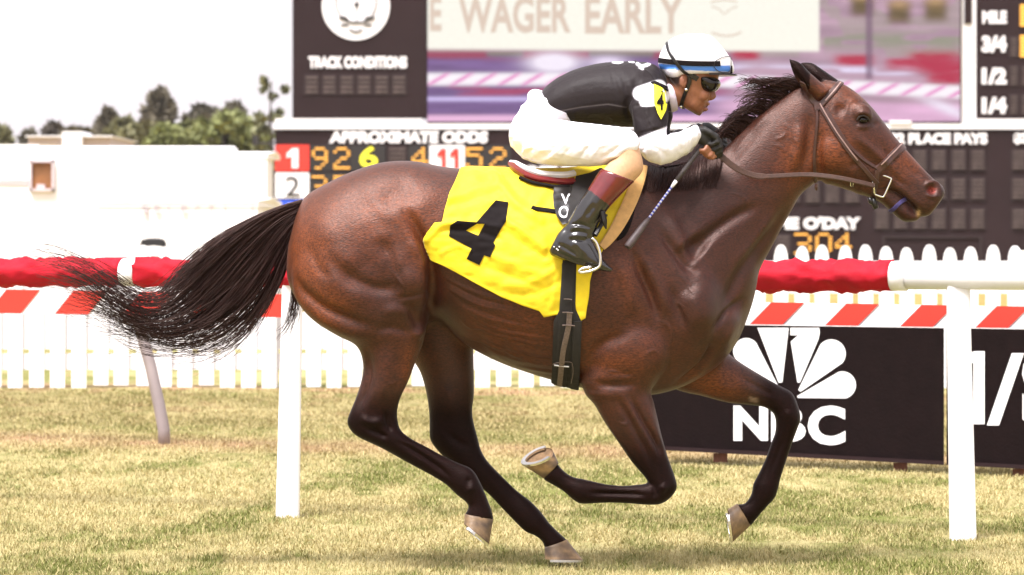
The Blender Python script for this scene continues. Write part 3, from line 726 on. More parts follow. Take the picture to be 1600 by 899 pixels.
legD = [(1060,470, 1000,565, .10,.10), (1112,525, 1050,606, .092,.11), (1146,558, 1097,619, .076,yD), (1175,577, 1138,629.5, .060,yD), (1200,592, 1168,632.5, .050,yD), (1221,604, 1192,636, .045,yD),
 (1238,614, 1205,643, .044,yD), (1247.5,636, 1210.5,651, .044,yD), (1251,655, 1212,661, .043,yD), (1245,673, 1211,676, .037,yD), (1237,695, 1205,692, .030,yD), (1228,722, 1197,715, .027,yD),
 (1220,747, 1187,737, .029,yD), (1216,764, 1177,756, .035,yD), (1211,778, 1174,772, .034,yD), (1200,790, 1165,786, .029,yD), (1186,806, 1158,788, .031,yD), (1172.5,823, 1151,787, .034,yD)]
def ear(tip, b0, b1, mid0, mid1, yc, s):
    return [(b0[0], b0[1], b1[0], b1[1], .034, yc), (mid0[0], mid0[1], mid1[0], mid1[1], .032, yc+s*.012), ((mid0[0]+tip[0])/2+3, (mid0[1]+tip[1])/2-3, (mid1[0]+tip[0])/2-2, (mid1[1]+tip[1])/2+3, .020, yc+s*.02), (tip[0]+1, tip[1], tip[0]-1, tip[1]+1, .005, yc+s*.026)]
pieces = [loft(trunk, 40, 4, 2.15), loft(neck, 36, 4), loft(head, 32, 4, 2.25), loft(jaw, 24, 4), loft(legA, 32, 4, 2.1), loft(legB, 32, 4, 2.1), loft(legC, 32, 4, 2.1), loft(legD, 32, 4, 2.1),
  loft(ear((1230.5, 89), (1297,141), (1276,158), (1265,113), (1249,132), -.055, -1), 20, 5), loft(ear((1250, 97), (1312,127), (1296,150), (1280,105), (1268,126), .05, 1), 20, 5)]
# shoulder, elbow, croup and cheek masses
for (px, py, dy, rx, ry, rz) in ((1085,480,-.16, .10,.085,.17), (1085,480,.16, .10,.085,.17), (985,545,-.17, .16,.085,.14), (1000,420,-.185, .13,.06,.2), (1308,235,-.048, .085,.048,.095), (1308,235,.048, .085,.048,.095),
    (640,440,-.215, .09,.07,.12), (560,400,-.17, .17,.10,.17), (560,400,.17, .17,.10,.17), (1345,178,-.07, .045,.026,.04), (1345,178,.07, .045,.026,.04)):
    pieces.append(ellipsoid(hz(px, py, dy), (rx, ry, rz), 20, 12))
HV, HF = remesh(pieces, .0055)
PX, PY = topx(HV); dep = HV[:, 1]-Y0
body_w = np.maximum(sstep(640, 560, PY)*sstep(1262, 1215, PX), 0)
body_w = np.maximum(body_w, .06)
HV = smooth(HV, HF, 34, body_w)
HV = smooth(HV, HF, 4, .6)
PX, PY = topx(HV); dep = HV[:, 1]-Y0
near = sstep(.02, -.03, dep)
S = [  # grooves and ridges of the near side
 ([(625,318),(648,350),(664,385),(674,420),(678,455),(670,490),(660,510)], 8, -19), ([(655,350),(683,420),(690,480)], 13, -6),
 ([(452,425),(472,455),(502,480),(540,497),(590,512)], 9, -12), ([(460,470),(500,502),(545,520),(580,524)], 11, 5),
 ([(510,395),(540,428),(570,445),(600,452),(635,450)], 10, -7), ([(490,330),(530,390),(560,425)], 26, 6), ([(500,420),(540,455),(580,475)], 18, 5),
 ([(620,466),(645,463),(672,456)], 3.5, -4), ([(595,490),(622,485),(645,496)], 10, 6), ([(632,472),(646,492),(656,520)], 7, -5), ([(645,528),(656,520),(664,508)], 7, 8), ([(585,518),(612,512),(645,522)], 7, -5),
 ([(590,325),(620,303),(650,288)], 20, -6), ([(560,350),(615,332),(660,318),(690,285)], 18, 4), ([(640,370),(660,400),(664,430)], 10, 6), ([(600,395),(635,425),(655,465)], 22, 8), ([(585,370),(608,400),(612,440)], 11, -6), ([(540,300),(580,330),(600,370)], 18, -4),
 ([(572,535),(577,580),(570,615),(556,645)], 7, -8), ([(600,535),(603,590),(588,640)], 13, 5), ([(645,550),(630,600),(610,640)], 8, 4),
 ([(1075,372),(1088,388),(1100,398)], 22, -15), ([(1190,320),(1150,338),(1115,362),(1080,395)], 9, -9), ([(1045,330),(1062,370),(1078,405)], 10, 6), ([(1022,345),(1048,385),(1072,415),(1095,428)], 8, -9),
 ([(985,385),(1003,430),(1020,470),(1030,512)], 7, -10), ([(968,400),(982,450),(990,500)], 10, 7), ([(1008,395),(1030,450),(1045,495)], 9, 7), ([(1045,440),(1058,480),(1075,520)], 7, -5),
 ([(1075,450),(1090,480),(1098,520)], 20, 10), ([(1113,535),(1108,553),(1090,578),(1050,604)], 5, -14), ([(1112,520),(1135,490),(1165,462)], 5, -8), ([(1240,310),(1205,360),(1170,405),(1143,455),(1128,500)], 9, -10),
 ([(1215,330),(1185,372),(1150,420)], 9, 6), ([(1160,480),(1145,515),(1128,545)], 8, 6), ([(920,560),(945,535),(985,522)], 8, -6), ([(925,600),(960,603),(1000,600)], 7, -8), ([(958,578),(975,585),(990,584)], 4, -3),
 ([(1262,175),(1266,205),(1262,240),(1252,278)], 8, -10), ([(1250,190),(1248,225),(1240,268)], 8, 6), ([(1195,184),(1160,224),(1130,262)], 10, -7), ([(1208,172),(1170,210),(1138,250)], 6, 5),
 ([(985,617),(1000,650),(1024,690),(1033,713)], 4, -8), ([(960,617),(980,650),(1005,696),(1018,728)], 4, -6), ([(972,614),(992,650),(1014,692),(1028,724)], 5, 5), ([(1008,620),(1018,655),(1030,690),(1040,722)], 5, 4),
 ([(945,655),(968,688),(990,715)], 4, 3), ([(1015,775),(985,772),(945,771),(918,770)], 3.5, -7), ([(1032,758),(1042,768)], 7, 5), ([(1018,752),(1024,768),(1020,780)], 4, -5),
 ([(622,690),(650,706),(682,728),(705,748)], 3.5, -8), ([(560,650),(580,660),(604,656)], 6, 7), ([(570,668),(592,678),(606,684)], 4, -7), ([(600,640),(606,662),(612,676)], 4, -6), ([(732,760),(740,768)], 7, 4), ([(728,750),(736,752)],4,-4),
 ([(1322,174),(1314,171),(1304,170)], 8, -8), ([(1342,160),(1335,158),(1326,163)], 7, 4), ([(1340,180),(1349,176),(1360,182)], 3.5, 8), ([(1338,196),(1349,199),(1360,196)], 3.5, 6), ([(1348,187)], 6, -9), ([(1365,190),(1372,198)], 5, -5),
 ([(1338,212),(1360,232),(1385,254),(1398,262)], 5, 7), ([(1330,222),(1352,245),(1378,268)], 7, -7), ([(1370,215),(1388,245),(1400,262)], 6, -5), ([(1285,200),(1278,235),(1284,270)], 6, -6), ([(1325,262),(1340,256),(1352,254)], 5, -4),
 ([(1410,250),(1425,268),(1440,278)], 5, -4), ([(1388,294),(1402,303),(1418,316),(1434,331)], 2.6, -13), ([(1398,288),(1415,300),(1432,316),(1446,322)], 6, 4), ([(1392,268),(1400,280),(1412,290)], 3, -4),
 ([(1456,297)], 5.5, -24), ([(1400,262),(1408,276),(1422,288)], 1.6, 2.5), ([(1376,236),(1392,250),(1402,268)], 1.6, 2.0), ([(1362,300),(1345,288),(1335,272)], 2, 2), ([(1220,190),(1235,202),(1240,218),(1252,226)], 1.7, 2), ([(1205,225),(1222,232),(1232,246)], 1.7, 1.6), ([(1052,470),(1066,480),(1070,498)], 1.7, 2), ([(1446,294),(1449,288),(1458,285),(1466,288),(1470,296)], 3, 8), ([(1447,300),(1453,306),(1462,307),(1468,303)], 3, 6),
 ([(1262,150),(1252,128),(1241,108)], 4, -7),
 ([(700,520),(740,530),(790,550),(850,575)], 2, 2.5), ([(720,500),(735,512),(760,515)], 1.6, 2), ([(1030,500),(1046,512),(1050,532),(1042,548)], 1.7, 2.5), ([(1005,560),(1020,548),(1032,556)], 1.7, 2.2), ([(950,580),(965,582),(975,588)], 1.6, 2.5), ([(1060,430),(1072,440),(1080,455),(1094,462)], 1.7, 2.6),
 ([(965,660),(978,664),(985,658)], 1.5, 2.2), ([(985,640),(992,668),(1003,690)], 1.6, 2.2), ([(625,590),(612,600),(606,596)], 1.5, 2), ([(1140,300),(1162,308),(1170,322)], 1.6, 1.8), ([(1230,205),(1222,215),(1210,217)], 1.6, 2), ([(1385,225),(1380,240),(1390,256)], 1.5, 2), ([(610,420),(625,440),(632,452)], 2, 2.5), ([(480,380),(500,420),(520,440)], 8, -3),
]
for k in range(22):     # skin folds over the ribs and flank
    y = 432+k*7.2+random.uniform(-2, 2); x = 686+k*4+random.uniform(-4, 14)
    S.append(([(x, y), (x+55, y+26+3*math.sin(k)), (x+120+4*k, y+45)], 2.4, -2.0 if k % 2 else 1.5))
for k in range(4): S.append(([(745+32*k, 500), (752+32*k, 540), (765+32*k, 575)], 9, -3.0))
S = [(p, w, a*1.7 if (p[0][0] < 1255 and not (p[0][1] > 600)) else a*1.75 if p[0][1] > 600 else a*1.15) for p, w, a in S]
HV = sculpt(HV, HF, S, near)
HV = sculpt(HV, HF, [([(765,737),(790,762),(815,790)], 3.5, -6), ([(690,670),(715,690),(735,700)], 5, -5), ([(700,600),(705,650)], 8, 5), ([(1228,675),(1215,710),(1203,742)], 3.5, -6), ([(1150,585),(1185,605),(1215,622)], 4, -6), ([(1230,640),(1235,655)], 7, 5), ([(1120,600),(1150,615)], 9, 5)], 1-near)
HV = smooth(HV, HF, 2, .5)
PX, PY = topx(HV); dep = HV[:, 1]-Y0; NN = normals(HV, HF)
# bay coat: red brown body, paler flank and cheek, black points
def blend(c, m, colr): return c+(np.array(colr)-c)*np.clip(m, 0, 1)[:, None]
def blob(x, y, rx, ry): return np.exp(-((PX-x)/rx)**2-((PY-y)/ry)**2)
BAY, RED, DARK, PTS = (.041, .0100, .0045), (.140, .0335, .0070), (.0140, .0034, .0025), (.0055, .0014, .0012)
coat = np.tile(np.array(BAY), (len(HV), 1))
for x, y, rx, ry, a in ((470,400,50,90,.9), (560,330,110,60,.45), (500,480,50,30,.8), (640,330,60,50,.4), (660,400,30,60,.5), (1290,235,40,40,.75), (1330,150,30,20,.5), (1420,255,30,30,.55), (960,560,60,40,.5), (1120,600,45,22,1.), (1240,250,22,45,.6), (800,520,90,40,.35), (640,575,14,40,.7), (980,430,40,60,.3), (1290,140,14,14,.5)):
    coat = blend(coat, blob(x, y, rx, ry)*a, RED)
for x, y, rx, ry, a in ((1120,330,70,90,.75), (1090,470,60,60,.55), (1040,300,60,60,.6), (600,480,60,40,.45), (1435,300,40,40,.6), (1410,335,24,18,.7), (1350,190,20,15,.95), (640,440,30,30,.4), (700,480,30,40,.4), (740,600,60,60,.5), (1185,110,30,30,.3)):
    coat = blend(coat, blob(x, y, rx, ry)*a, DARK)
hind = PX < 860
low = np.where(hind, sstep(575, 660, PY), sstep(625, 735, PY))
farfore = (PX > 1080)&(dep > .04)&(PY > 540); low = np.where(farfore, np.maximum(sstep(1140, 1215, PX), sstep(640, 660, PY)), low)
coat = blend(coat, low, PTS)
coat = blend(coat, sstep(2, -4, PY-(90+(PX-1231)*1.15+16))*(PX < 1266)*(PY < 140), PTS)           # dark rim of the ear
coat = blend(coat, ((dep > .02)&(PY < 132)&(PX > 1240)&(PX < 1312)).astype(float), PTS)
coat = blend(coat, np.exp(-((PX-1456.5)/5.8)**2-((PY-297.5)/4.4)**2)**.5*1.5*(dep < 0)-.35, (.30, .06, .05))
coat = blend(coat, np.exp(-((PX-1476)/9)**2-((PY-305)/14)**2)*.7, PTS)
coat = blend(coat, np.exp(-(dist_poly(PX, PY, [(1386,293),(1402,303),(1418,316),(1436,332)])/1.8)**2)*.85*(dep < .02), PTS)
coat = blend(coat, np.exp(-((PX-1435)/3)**2-((PY-333)/5)**2)*1.2*(dep < .02), (.42, .27, .13))
coat = blend(coat, np.exp(-((PX-1177)/7)**4-((PY-625-(PX-1177)*.25)/4)**4)*(dep > 0), (.22, .15, .11))   # chestnut on the far foreleg
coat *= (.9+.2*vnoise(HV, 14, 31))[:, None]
m_coat = mat('bay_coat', attr=True, rough=.40, var=.24, vscale=34, bump=.46, bscale=420, spec=.46, tint=(1, .74, .68), stretch=(.3, 1, .8), sheen=.03, grain=(230, .62))
cn = m_coat.node_tree; at2 = cn.nodes.new('ShaderNodeAttribute'); at2.attribute_name = 'Col'       # coarse black leg hair shines less than the body coat
bw = cn.nodes.new('ShaderNodeRGBToBW'); rg = cn.nodes.new('ShaderNodeMapRange')
for k_, v_ in (('From Min', .003), ('From Max', .011), ('To Min', .13), ('To Max', .52)): rg.inputs[k_].default_value = v_
cn.links.new(at2.outputs['Color'], bw.inputs[0]); cn.links.new(bw.outputs[0], rg.inputs['Value']); cn.links.new(rg.outputs[0], cn.nodes['Principled BSDF'].inputs['Specular IOR Level'])
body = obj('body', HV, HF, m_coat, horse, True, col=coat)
hbvh = BVHTree.FromPolygons([Vector(v) for v in HV], HF.tolist())
CAMV = Vector((0, 0, CAMZ))
def cast(px, py, off=0., bvh=None):
    """the point of a surface seen at a photo pixel, lifted off it"""
    d = (at(px, py, 10)-CAMV).normalized(); h = (bvh or hbvh).ray_cast(CAMV, d, 40)
    if h[0] is None: return None, None
    n = h[1].normalized()
    if n.dot(d) > 0: n = -n
    return h[0]+n*off, n
def cast_near(px, py, off=0., bvh=None):
    p, n = cast(px, py, off, bvh)
    if p is not None: return p, n
    for r in (1, 2, 3, 4, 6, 8, 11, 15):
        for k in range(16):
            a = k*math.pi/8; p, n = cast(px+r*math.cos(a), py+r*math.sin(a), off, bvh)
            if p is not None: return p, n
    return hz(px, py, -.05), Vector((0, -1, 0))

# eye
m_eye = mat('horse_eye', (.006, .0025, .002), .10, var=.3, vscale=60, spec=.35)
p, n = cast(1348.5, 187.5); V, F = ellipsoid(p+Vector((0, .0085, 0)), (.0215, .0185, .0165), 24, 16)
obj('eye', V, F, m_eye, horse, True)
lid = MB(); lid.tube([cast_near(x, y, .0015)[0] for x, y in smooth_line([(1338.5,189),(1342,183),(1349,180.5),(1355.5,184),(1358,190)], 4)], .0035, 6)
lid.build('eyelid', mat('dark_eyelid', (.02, .011, .009), .5), horse, True)

# hooves and shoes
def hoof_cols(V, seed):
    V = np.array([tuple(v) for v in V]); n = vnoise(V*np.array([1, 1, 3]), 26, seed)[:, None]; n2 = vnoise(V, 70, seed+1)[:, None]
    c = np.array((.29, .18, .085))*(1-n)+np.array((.05, .034, .032))*n
    return c*(.75+.5*n2)
m_hoof = mat('hoof_horn', attr=True, rough=.5, var=.25, vscale=60, bump=.3, bscale=120)
m_sole = mat('hoof_sole', (.20, .12, .06), .8, var=.4, vscale=50, bump=.6, bscale=80)
def hoof(cf, cb, toe, heel, yc, tilt, seed, w0=.0335, w1=.056):
    n = 28; rows = 8; V = []; F = []
    A0, B0, A1, B1 = hz(*cf, yc), hz(*cb, yc), hz(*toe, yc), hz(*heel, yc)
    ax1 = (A1-B1).normalized(); nrm = Vector((0, 1, 0)).cross(ax1).normalized()
    if nrm.dot((A1+B1)-(A0+B0)) < 0: nrm = -nrm                 # outward normal of the sole
    def ring(t):
        A, B = A0.lerp(A1, t), B0.lerp(B1, t); w = w0+(w1-w0)*t; c = (A+B)/2; h = (A-B)/2
        dv = (Vector((0, 1, 0))*math.cos(tilt*t)+nrm*math.sin(tilt*t))*w
        return [c+h*(math.cos(a)-.12*math.sin(a)**2)+dv*math.sin(a)*(1-.10*math.cos(a)) for a in [2*math.pi*k/n for k in range(n)]]
    for i in range(rows+1): V += ring(i/rows)
    for i in range(rows):
        for k in range(n): k2 = (k+1) % n; F.append((i*n+k, i*n+k2, (i+1)*n+k2, (i+1)*n+k))
    top = len(V); V.append(sum((V[k] for k in range(n)), Vector())/n)
    for k in range(n): F.append((top, (k+1) % n, k))
    o = obj('hoof', V, F, m_hoof, horse, True, col=hoof_cols(V, seed))
    R = ring(1.0); c = sum(R, Vector())/n
    dn = (nrm*math.cos(tilt)-Vector((0, 1, 0))*math.sin(tilt)).normalized()
    sole = MB(); inner = [c+(p-c)*.985-dn*.004 for p in R]; frog = [c+(p-c)*.45-dn*.012+(B1-A1).normalized()*.015 for p in R]
    sole.add(inner+frog+[c-dn*.008+(B1-A1).normalized()*.02], [(k, (k+1) % n, n+(k+1) % n, n+k) for k in range(n)]+[(n+k, n+(k+1) % n, 2*n) for k in range(n)])
    sole.build('sole', m_sole, o, True)
    sh = MB(); ks = [k for k in range(-10, 11)]; prof = []
    for k in ks:
        p = R[k % n]; q = c+(p-c)*.76; prof.append([p+(p-c)*.03, p+(p-c)*.03+dn*.009, q+dn*.009, q])
    W = [v for pr in prof for v in pr]
    FF = [(4*i+j, 4*i+(j+1) % 4, 4*i+4+(j+1) % 4, 4*i+4+j) for i in range(len(ks)-1) for j in range(4)]+[(0, 1, 2, 3), tuple(4*(len(ks)-1)+j for j in (3, 2, 1, 0))]
    sh.add(W, FF); sh.build('horseshoe', M['chrome'], o)
hoof((771, 810), (726, 803), (764, 851), (725, 819), yA, .10, 1)
hoof((885.5, 843), (851, 855), (910.5, 875), (851, 874), yB, .05, 2)
hoof((849.5, 748), (873, 724), (816, 726), (864, 705), yC, .42, 3)
hoof((1173, 821), (1152, 787), (1145, 847), (1137, 796), yD, .0, 4)

# hair: many thin tapering strands
m_hair = mat('dark_horse_hair', (.020, .0075, .0065), .42, var=.45, vscale=60, spec=.4, tint=(1, .7, .62))
def strands(paths, name, parent, r0=.0016):
    """paths: (n, m, 3) arrays -> three sided tapering strands in one mesh"""
    n, m, _ = paths.shape; d = np.gradient(paths, axis=1); d /= np.maximum(np.linalg.norm(d, axis=2, keepdims=True), 1e-9)
    up = rng.normal(size=(n, 1, 3)); a = np.cross(d, up); a /= np.maximum(np.linalg.norm(a, axis=2, keepdims=True), 1e-9); b = np.cross(d, a)
    t = np.linspace(0, 1, m)[None, :, None]; r = r0*(1-.66*t**1.6)*rng.uniform(.7, 1.3, (n, 1, 1))
    R = np.stack([paths+(a*math.cos(q)+b*math.sin(q))*r for q in (0, 2.094, 4.189)], 2)      # n,m,3,3
    V = R.reshape(-1, 3); base = (np.arange(n)[:, None, None]*m+np.arange(m-1)[None, :, None])*3; k = np.arange(3)[None, None, :]; k2 = (k+1) % 3
    F = np.stack([base+k, base+k2, base+3+k2, base+3+k], -1).reshape(-1, 4)
    return obj(name, V, F, m_hair, parent, True)
def guided(guides, n, m, jit, ydepth, lenlo=.6, power=1., clump=0):
    """random strands between neighbouring guide polylines given in photo pixels"""
    G = []
    for g in guides:
        c = catmull(g, 12); s = np.r_[0, np.cumsum(np.hypot(*np.diff(c, axis=0).T))]; u = np.linspace(0, s[-1], m)
        G.append(np.c_[np.interp(u, s, c[:, 0]), np.interp(u, s, c[:, 1])])
    G = np.array(G); out = np.empty((n, m, 3)); t = np.linspace(0, 1, m)
    cl = rng.random(max(clump, 1))
    for i in range(n):
        s = (cl[rng.integers(0, clump)]+rng.normal(0, .018)) % 1 if clump and rng.random() < .7 else rng.random()
        s = s**power*(len(G)-1); k = min(int(s), len(G)-2); f = s-k; P = G[k]*(1-f)+G[k+1]*f
        L = lenlo+(1-lenlo)*rng.random()**.8; tt = t*L; P = np.c_[np.interp(tt, t, P[:, 0]), np.interp(tt, t, P[:, 1])]
        ph = rng.random(4)*6.28; am = jit*(tt**1.3)*rng.random()
        P[:, 0] += am*np.sin(ph[0]+tt*(4+3*rng.random()))+rng.normal(0, .8); P[:, 1] += am*np.sin(ph[1]+tt*(5+3*rng.random()))+rng.normal(0, .8)
        dy = ydepth[0]+(ydepth[1]-ydepth[0])*rng.random(); yy = dy*(.25+.75*tt**.7)+ydepth[2]+.03*np.sin(ph[2]+tt*4)*tt
        Y = Y0+yy; out[i] = np.c_[(P[:, 0]-800)/FPX*Y, Y, CAMZ-(P[:, 1]-HORY)/FPX*Y]
    return out
TG = [[(472,314),(435,325),(385,348),(330,382),(285,420),(250,455),(215,455),(165,425),(110,400),(50,390)],
 [(470,320),(430,335),(378,368),(330,412),(285,460),(240,485),(190,468),(140,438),(95,420),(40,412)],
 [(468,326),(428,350),(382,395),(338,445),(292,488),(245,505),(195,490),(150,462),(110,445),(70,438)],
 [(467,333),(432,368),(395,420),(352,470),(305,508),(255,520),(205,508),(160,485),(125,470),(85,462)],
 [(466,340),(438,380),(405,430),(367,478),(322,512),(275,526),(230,522),(190,505),(150,497),(110,498)],
 [(463,355),(443,400),(418,455),(385,500),(345,532),(300,545),(262,545),(225,540),(195,528),(160,522)],
 [(460,372),(448,415),(430,460),(402,505),(368,540),(338,556),(300,570),(275,573),(255,570),(240,560)]]
P1 = guided(TG[:6], 270, 30, 30, (-.10, .09, 0), .74, 1.15, 36)
P2 = guided([g[:6] for g in TG], 520, 24, 18, (-.10, .09, 0), .5, 1.6, 36)
P6 = guided(TG[4:], 90, 28, 40, (-.10, .09, 0), .45, 1.0, 14)
P3 = guided([[(459,395),(456,430),(452,465),(446,490),(436,512),(424,530)], [(455,440),(458,462),(466,480),(462,500),(450,520),(440,530)]], 60, 20, 10, (-.06, .05, 0), .5)
P4 = guided([g[:5] for g in TG[:5]], 900, 16, 6, (-.075, .07, 0), .7, 1.0, 60)
P5 = guided(TG[:5], 230, 30, 40, (-.12, .10, 0), .6, 1.0)
mtail = np.concatenate
tail = strands(P1, 'tail', horse, .0015)
for P, r in ((P2, .0017), (P3, .0012), (P4, .0022), (P5, .0013), (P6, .0013)): strands(P, 'tail_hair', tail, r)
MG = [[(1252,128),(1238,124),(1220,128),(1205,136)], [(1240,136),(1222,134),(1200,128),(1175,126),(1155,122)], [(1226,146),(1208,142),(1185,138),(1165,138),(1150,140)],
 [(1212,156),(1196,152),(1178,152),(1162,158),(1154,166)], [(1198,167),(1182,163),(1164,168),(1150,176),(1142,184)], [(1184,178),(1168,175),(1150,181),(1134,190),(1124,200)],
 [(1170,190),(1154,186),(1138,192),(1125,203),(1119,216)], [(1156,203),(1142,198),(1130,205),(1121,218),(1120,232)], [(1142,217),(1130,213),(1122,222),(1118,236),(1122,250)]]
MG = [[(g[0][0]+6, g[0][1]+9)]+g for g in MG]
P = guided(MG, 760, 16, 12, (-.05, .04, 0), .4, 1.0, 26)
mane = strands(P, 'mane', horse, .0019)
def fall(n):                                             # mane lying down the near side below the hands
    out = np.empty((n, 8, 3))
    for i in range(n):
        s = rng.random(); x = 1125-118*s+rng.normal(0, 2); y0 = 240+22*s; L = rng.uniform(22, 52)*(1-.25*s); q = []
        for k in range(8):
            t = k/7; p, nn = cast_near(x-10*t*rng.uniform(.8, 1.2)+3, y0+4+L*t, .006+.010*(1-t)); q.append(p)
        out[i] = np.array([tuple(v) for v in q])
    return out
strands(fall(620), 'mane_hair', mane, .0021)
P = guided([[(1262,128),(1250,124),(1236,120),(1222,116)], [(1268,132),(1252,134),(1240,132),(1232,134)]], 60, 8, 4, (-.02, .03, .0), .6)
strands(P, 'mane_hair', mane, .0014)
# ------------------------------------------------------------------ tack
m_leather = mat('brown_bridle_leather', (.052, .019, .014), .36, var=.3, vscale=60, spec=.5)
m_leather2 = mat('pale_edge_leather', (.30, .19, .17), .45, var=.3, vscale=60)
m_rein = mat('rein_rubber_leather', (.055, .022, .013), .5, var=.3, vscale=80, bump=.4, bscale=300)
m_blk = mat('black_leather', (.010, .008, .009), .30, var=.3, vscale=50, spec=.5)
m_elastic = mat('black_girth_elastic', (.012, .009, .009), .75, var=.3, vscale=40)
m_strapgrey = mat('worn_girth_strap', (.14, .10, .085), .6, var=.35, vscale=120)
m_purple = mat('purple_tongue_tie', (.03, .02, .10), .7, var=.3, vscale=90)
def ribbon(pts, nrms, w, th, name, m, parent, round_=False):
    """flat strap along 3-D points; width lies across the surface normal"""
    N = len(pts); V = []; F = []; ws = w if isinstance(w, (list, tuple)) else [w]*N
    for i in range(N):
        d = (pts[min(i+1, N-1)]-pts[max(i-1, 0)]).normalized(); n = nrms[i].normalized(); s = d.cross(n).normalized(); n = s.cross(d).normalized()
        h = ws[i]/2; t = th
        for a, b in ((-1, -.2), (-1, .7), (-.75, 1), (.75, 1), (1, .7), (1, -.2)): V.append(pts[i]+s*h*a+n*t*b)
    for i in range(N-1):
        for k in range(6): k2 = (k+1) % 6; F.append((i*6+k, i*6+k2, (i+1)*6+k2, (i+1)*6+k))
    F += [tuple(range(6))[::-1], tuple((N-1)*6+k for k in range(6))]
    mb = MB(); mb.add(V, F); return mb.build(name, m, parent, smooth=False)
def mirror(p): return Vector((p.x, 2*Y0-p.y, p.z))
def mirn(n): return Vector((n.x, -n.y, n.z))
def strap(px_pts, w, th, name, m, parent, off=.002, wrap_end=False, wrap_start=False, bvh=None, sub=6):
    L = smooth_line(px_pts, sub); P = []; N = []
    for x, y in L:
        p, n = cast_near(x, y, off, bvh); P.append(p); N.append(n)
    for _ in range(3):
        P = [P[0]]+[(P[i-1]+P[i]*2+P[i+1])/4 for i in range(1, len(P)-1)]+[P[-1]]
        N = [N[0]]+[(N[i-1]+N[i]*2+N[i+1])/4 for i in range(1, len(N)-1)]+[N[-1]]
    if wrap_end:
        P += [mirror(p) for p in reversed(P)]; N += [mirn(n) for n in reversed(N)]
    if wrap_start:
        P = [mirror(p) for p in reversed(P)]+P; N = [mirn(n) for n in reversed(N)]+N
    return ribbon(P, N, w, th, name, m, parent)
bridle = empty('bridle', hz(1300, 200, -.1), 'brown leather bridle with reins and metal bit on the horse head', 'bridle')
strap([(1313,129),(1305,139),(1297,148),(1289,157),(1281,166)], .024, .005, 'browband', m_leather, bridle, wrap_start=True)
strap([(1313,131),(1305,141),(1297,150),(1290,158)], .006, .0065, 'browband_edge', m_leather2, bridle, wrap_start=False)
strap([(1254,129),(1260,141),(1267,152),(1274,162),(1281,172)], .022, .004, 'crownpiece', m_leather, bridle, wrap_start=True)
strap([(1281,165),(1294,186),(1310,213),(1326,236),(1341,254),(1352,266),(1362,277),(1371,287)], .017, .005, 'cheekpiece', m_leather, bridle, off=.004)
strap([(1282,163),(1294,184),(1309,209),(1325,232),(1339,250)], .005, .008, 'cheekpiece_edge', m_leather2, bridle, off=.005)
strap([(1290,170),(1304,193),(1322,222),(1342,244),(1358,256),(1371,263)], .012, .004, 'noseband_strap', m_leather, bridle, off=.002)
strap([(1412,226),(1402,236),(1391,247),(1381,257),(1371,266)], .030, .005, 'noseband', m_leather, bridle, wrap_start=True, off=.002)
strap([(1408.5,225),(1398,236),(1386,248),(1377,257)], .005, .0075, 'noseband_edge', m_leather2, bridle, off=.002)
strap([(1371,266),(1369,282),(1366,300),(1363,312)], .018, .004, 'chin_strap', m_leather, bridle)
strap([(1275,166),(1277,185),(1275,210),(1272,240),(1272,262),(1274,284)], .011, .004, 'throatlatch', m_leather, bridle, off=.003)
MB().tube([hz(1276,288,-.04), hz(1275,292,-.04), hz(1276,297,-.035)], .006, 6).build('throatlatch_end', m_leather, bridle)
strap([(1276,160),(1278,172)], .026, .007, 'keeper', m_leather, bridle)
def loop(pts, r, name, m, parent, closed=True, n=8):
    L = pts+[pts[0]] if closed else pts
    return MB().tube(L, r, n, cap=not closed).build(name, m, parent, True)
bq, bn = cast_near(1378, 293); by = bq.y-Y0-.012
loop([hz(x, y, by) for x, y in smooth_line([(1371,275),(1380,274.5),(1391,278.5),(1392.5,281),(1388,292),(1382,305),(1379,308),(1372,306),(1367,304)], 3)], .0036, 'bit_ring', M['chrome'], bridle, False)
loop([hz(x, y, by) for x, y in smooth_line([(1371,275),(1366,280),(1363,288)], 3)], .0034, 'bit_ring', M['chrome'], bridle, False)
MB().tube([hz(1367, 304, by), hz(1365, 292, by), hz(1369, 278, by)], .0042, 8).build('bit_bar', M['chrome'], bridle, True)
loop([hz(x, y, by+.01) for x, y in ((1353,263),(1361,262),(1362,270),(1355,271.5))], .0020, 'buckle', M['chrome'], bridle)
loop([hz(x, y, by+.0) for x, y in ((1329,283),(1333,284),(1333,292),(1329,291))], .0018, 'buckle', M['chrome'], bridle)
MB().tube([hz(1364,310,-.03), hz(1366,318,-.032), hz(1369,326,-.03)], [.010, .012, .010], 8).build('chin_buckle', m_blk, bridle, True)
MB().tube([hz(1358,309,-.035), hz(1361,315,-.035), hz(1364,318,-.03)], [.008, .011, .008], 8).build('chin_buckle', m_blk, bridle, True)
strap([(1415,311),(1408,316),(1402,321),(1396,327),(1391,330)], .015, .005, 'tongue_tie', m_purple, bridle, wrap_end=True, off=.002)
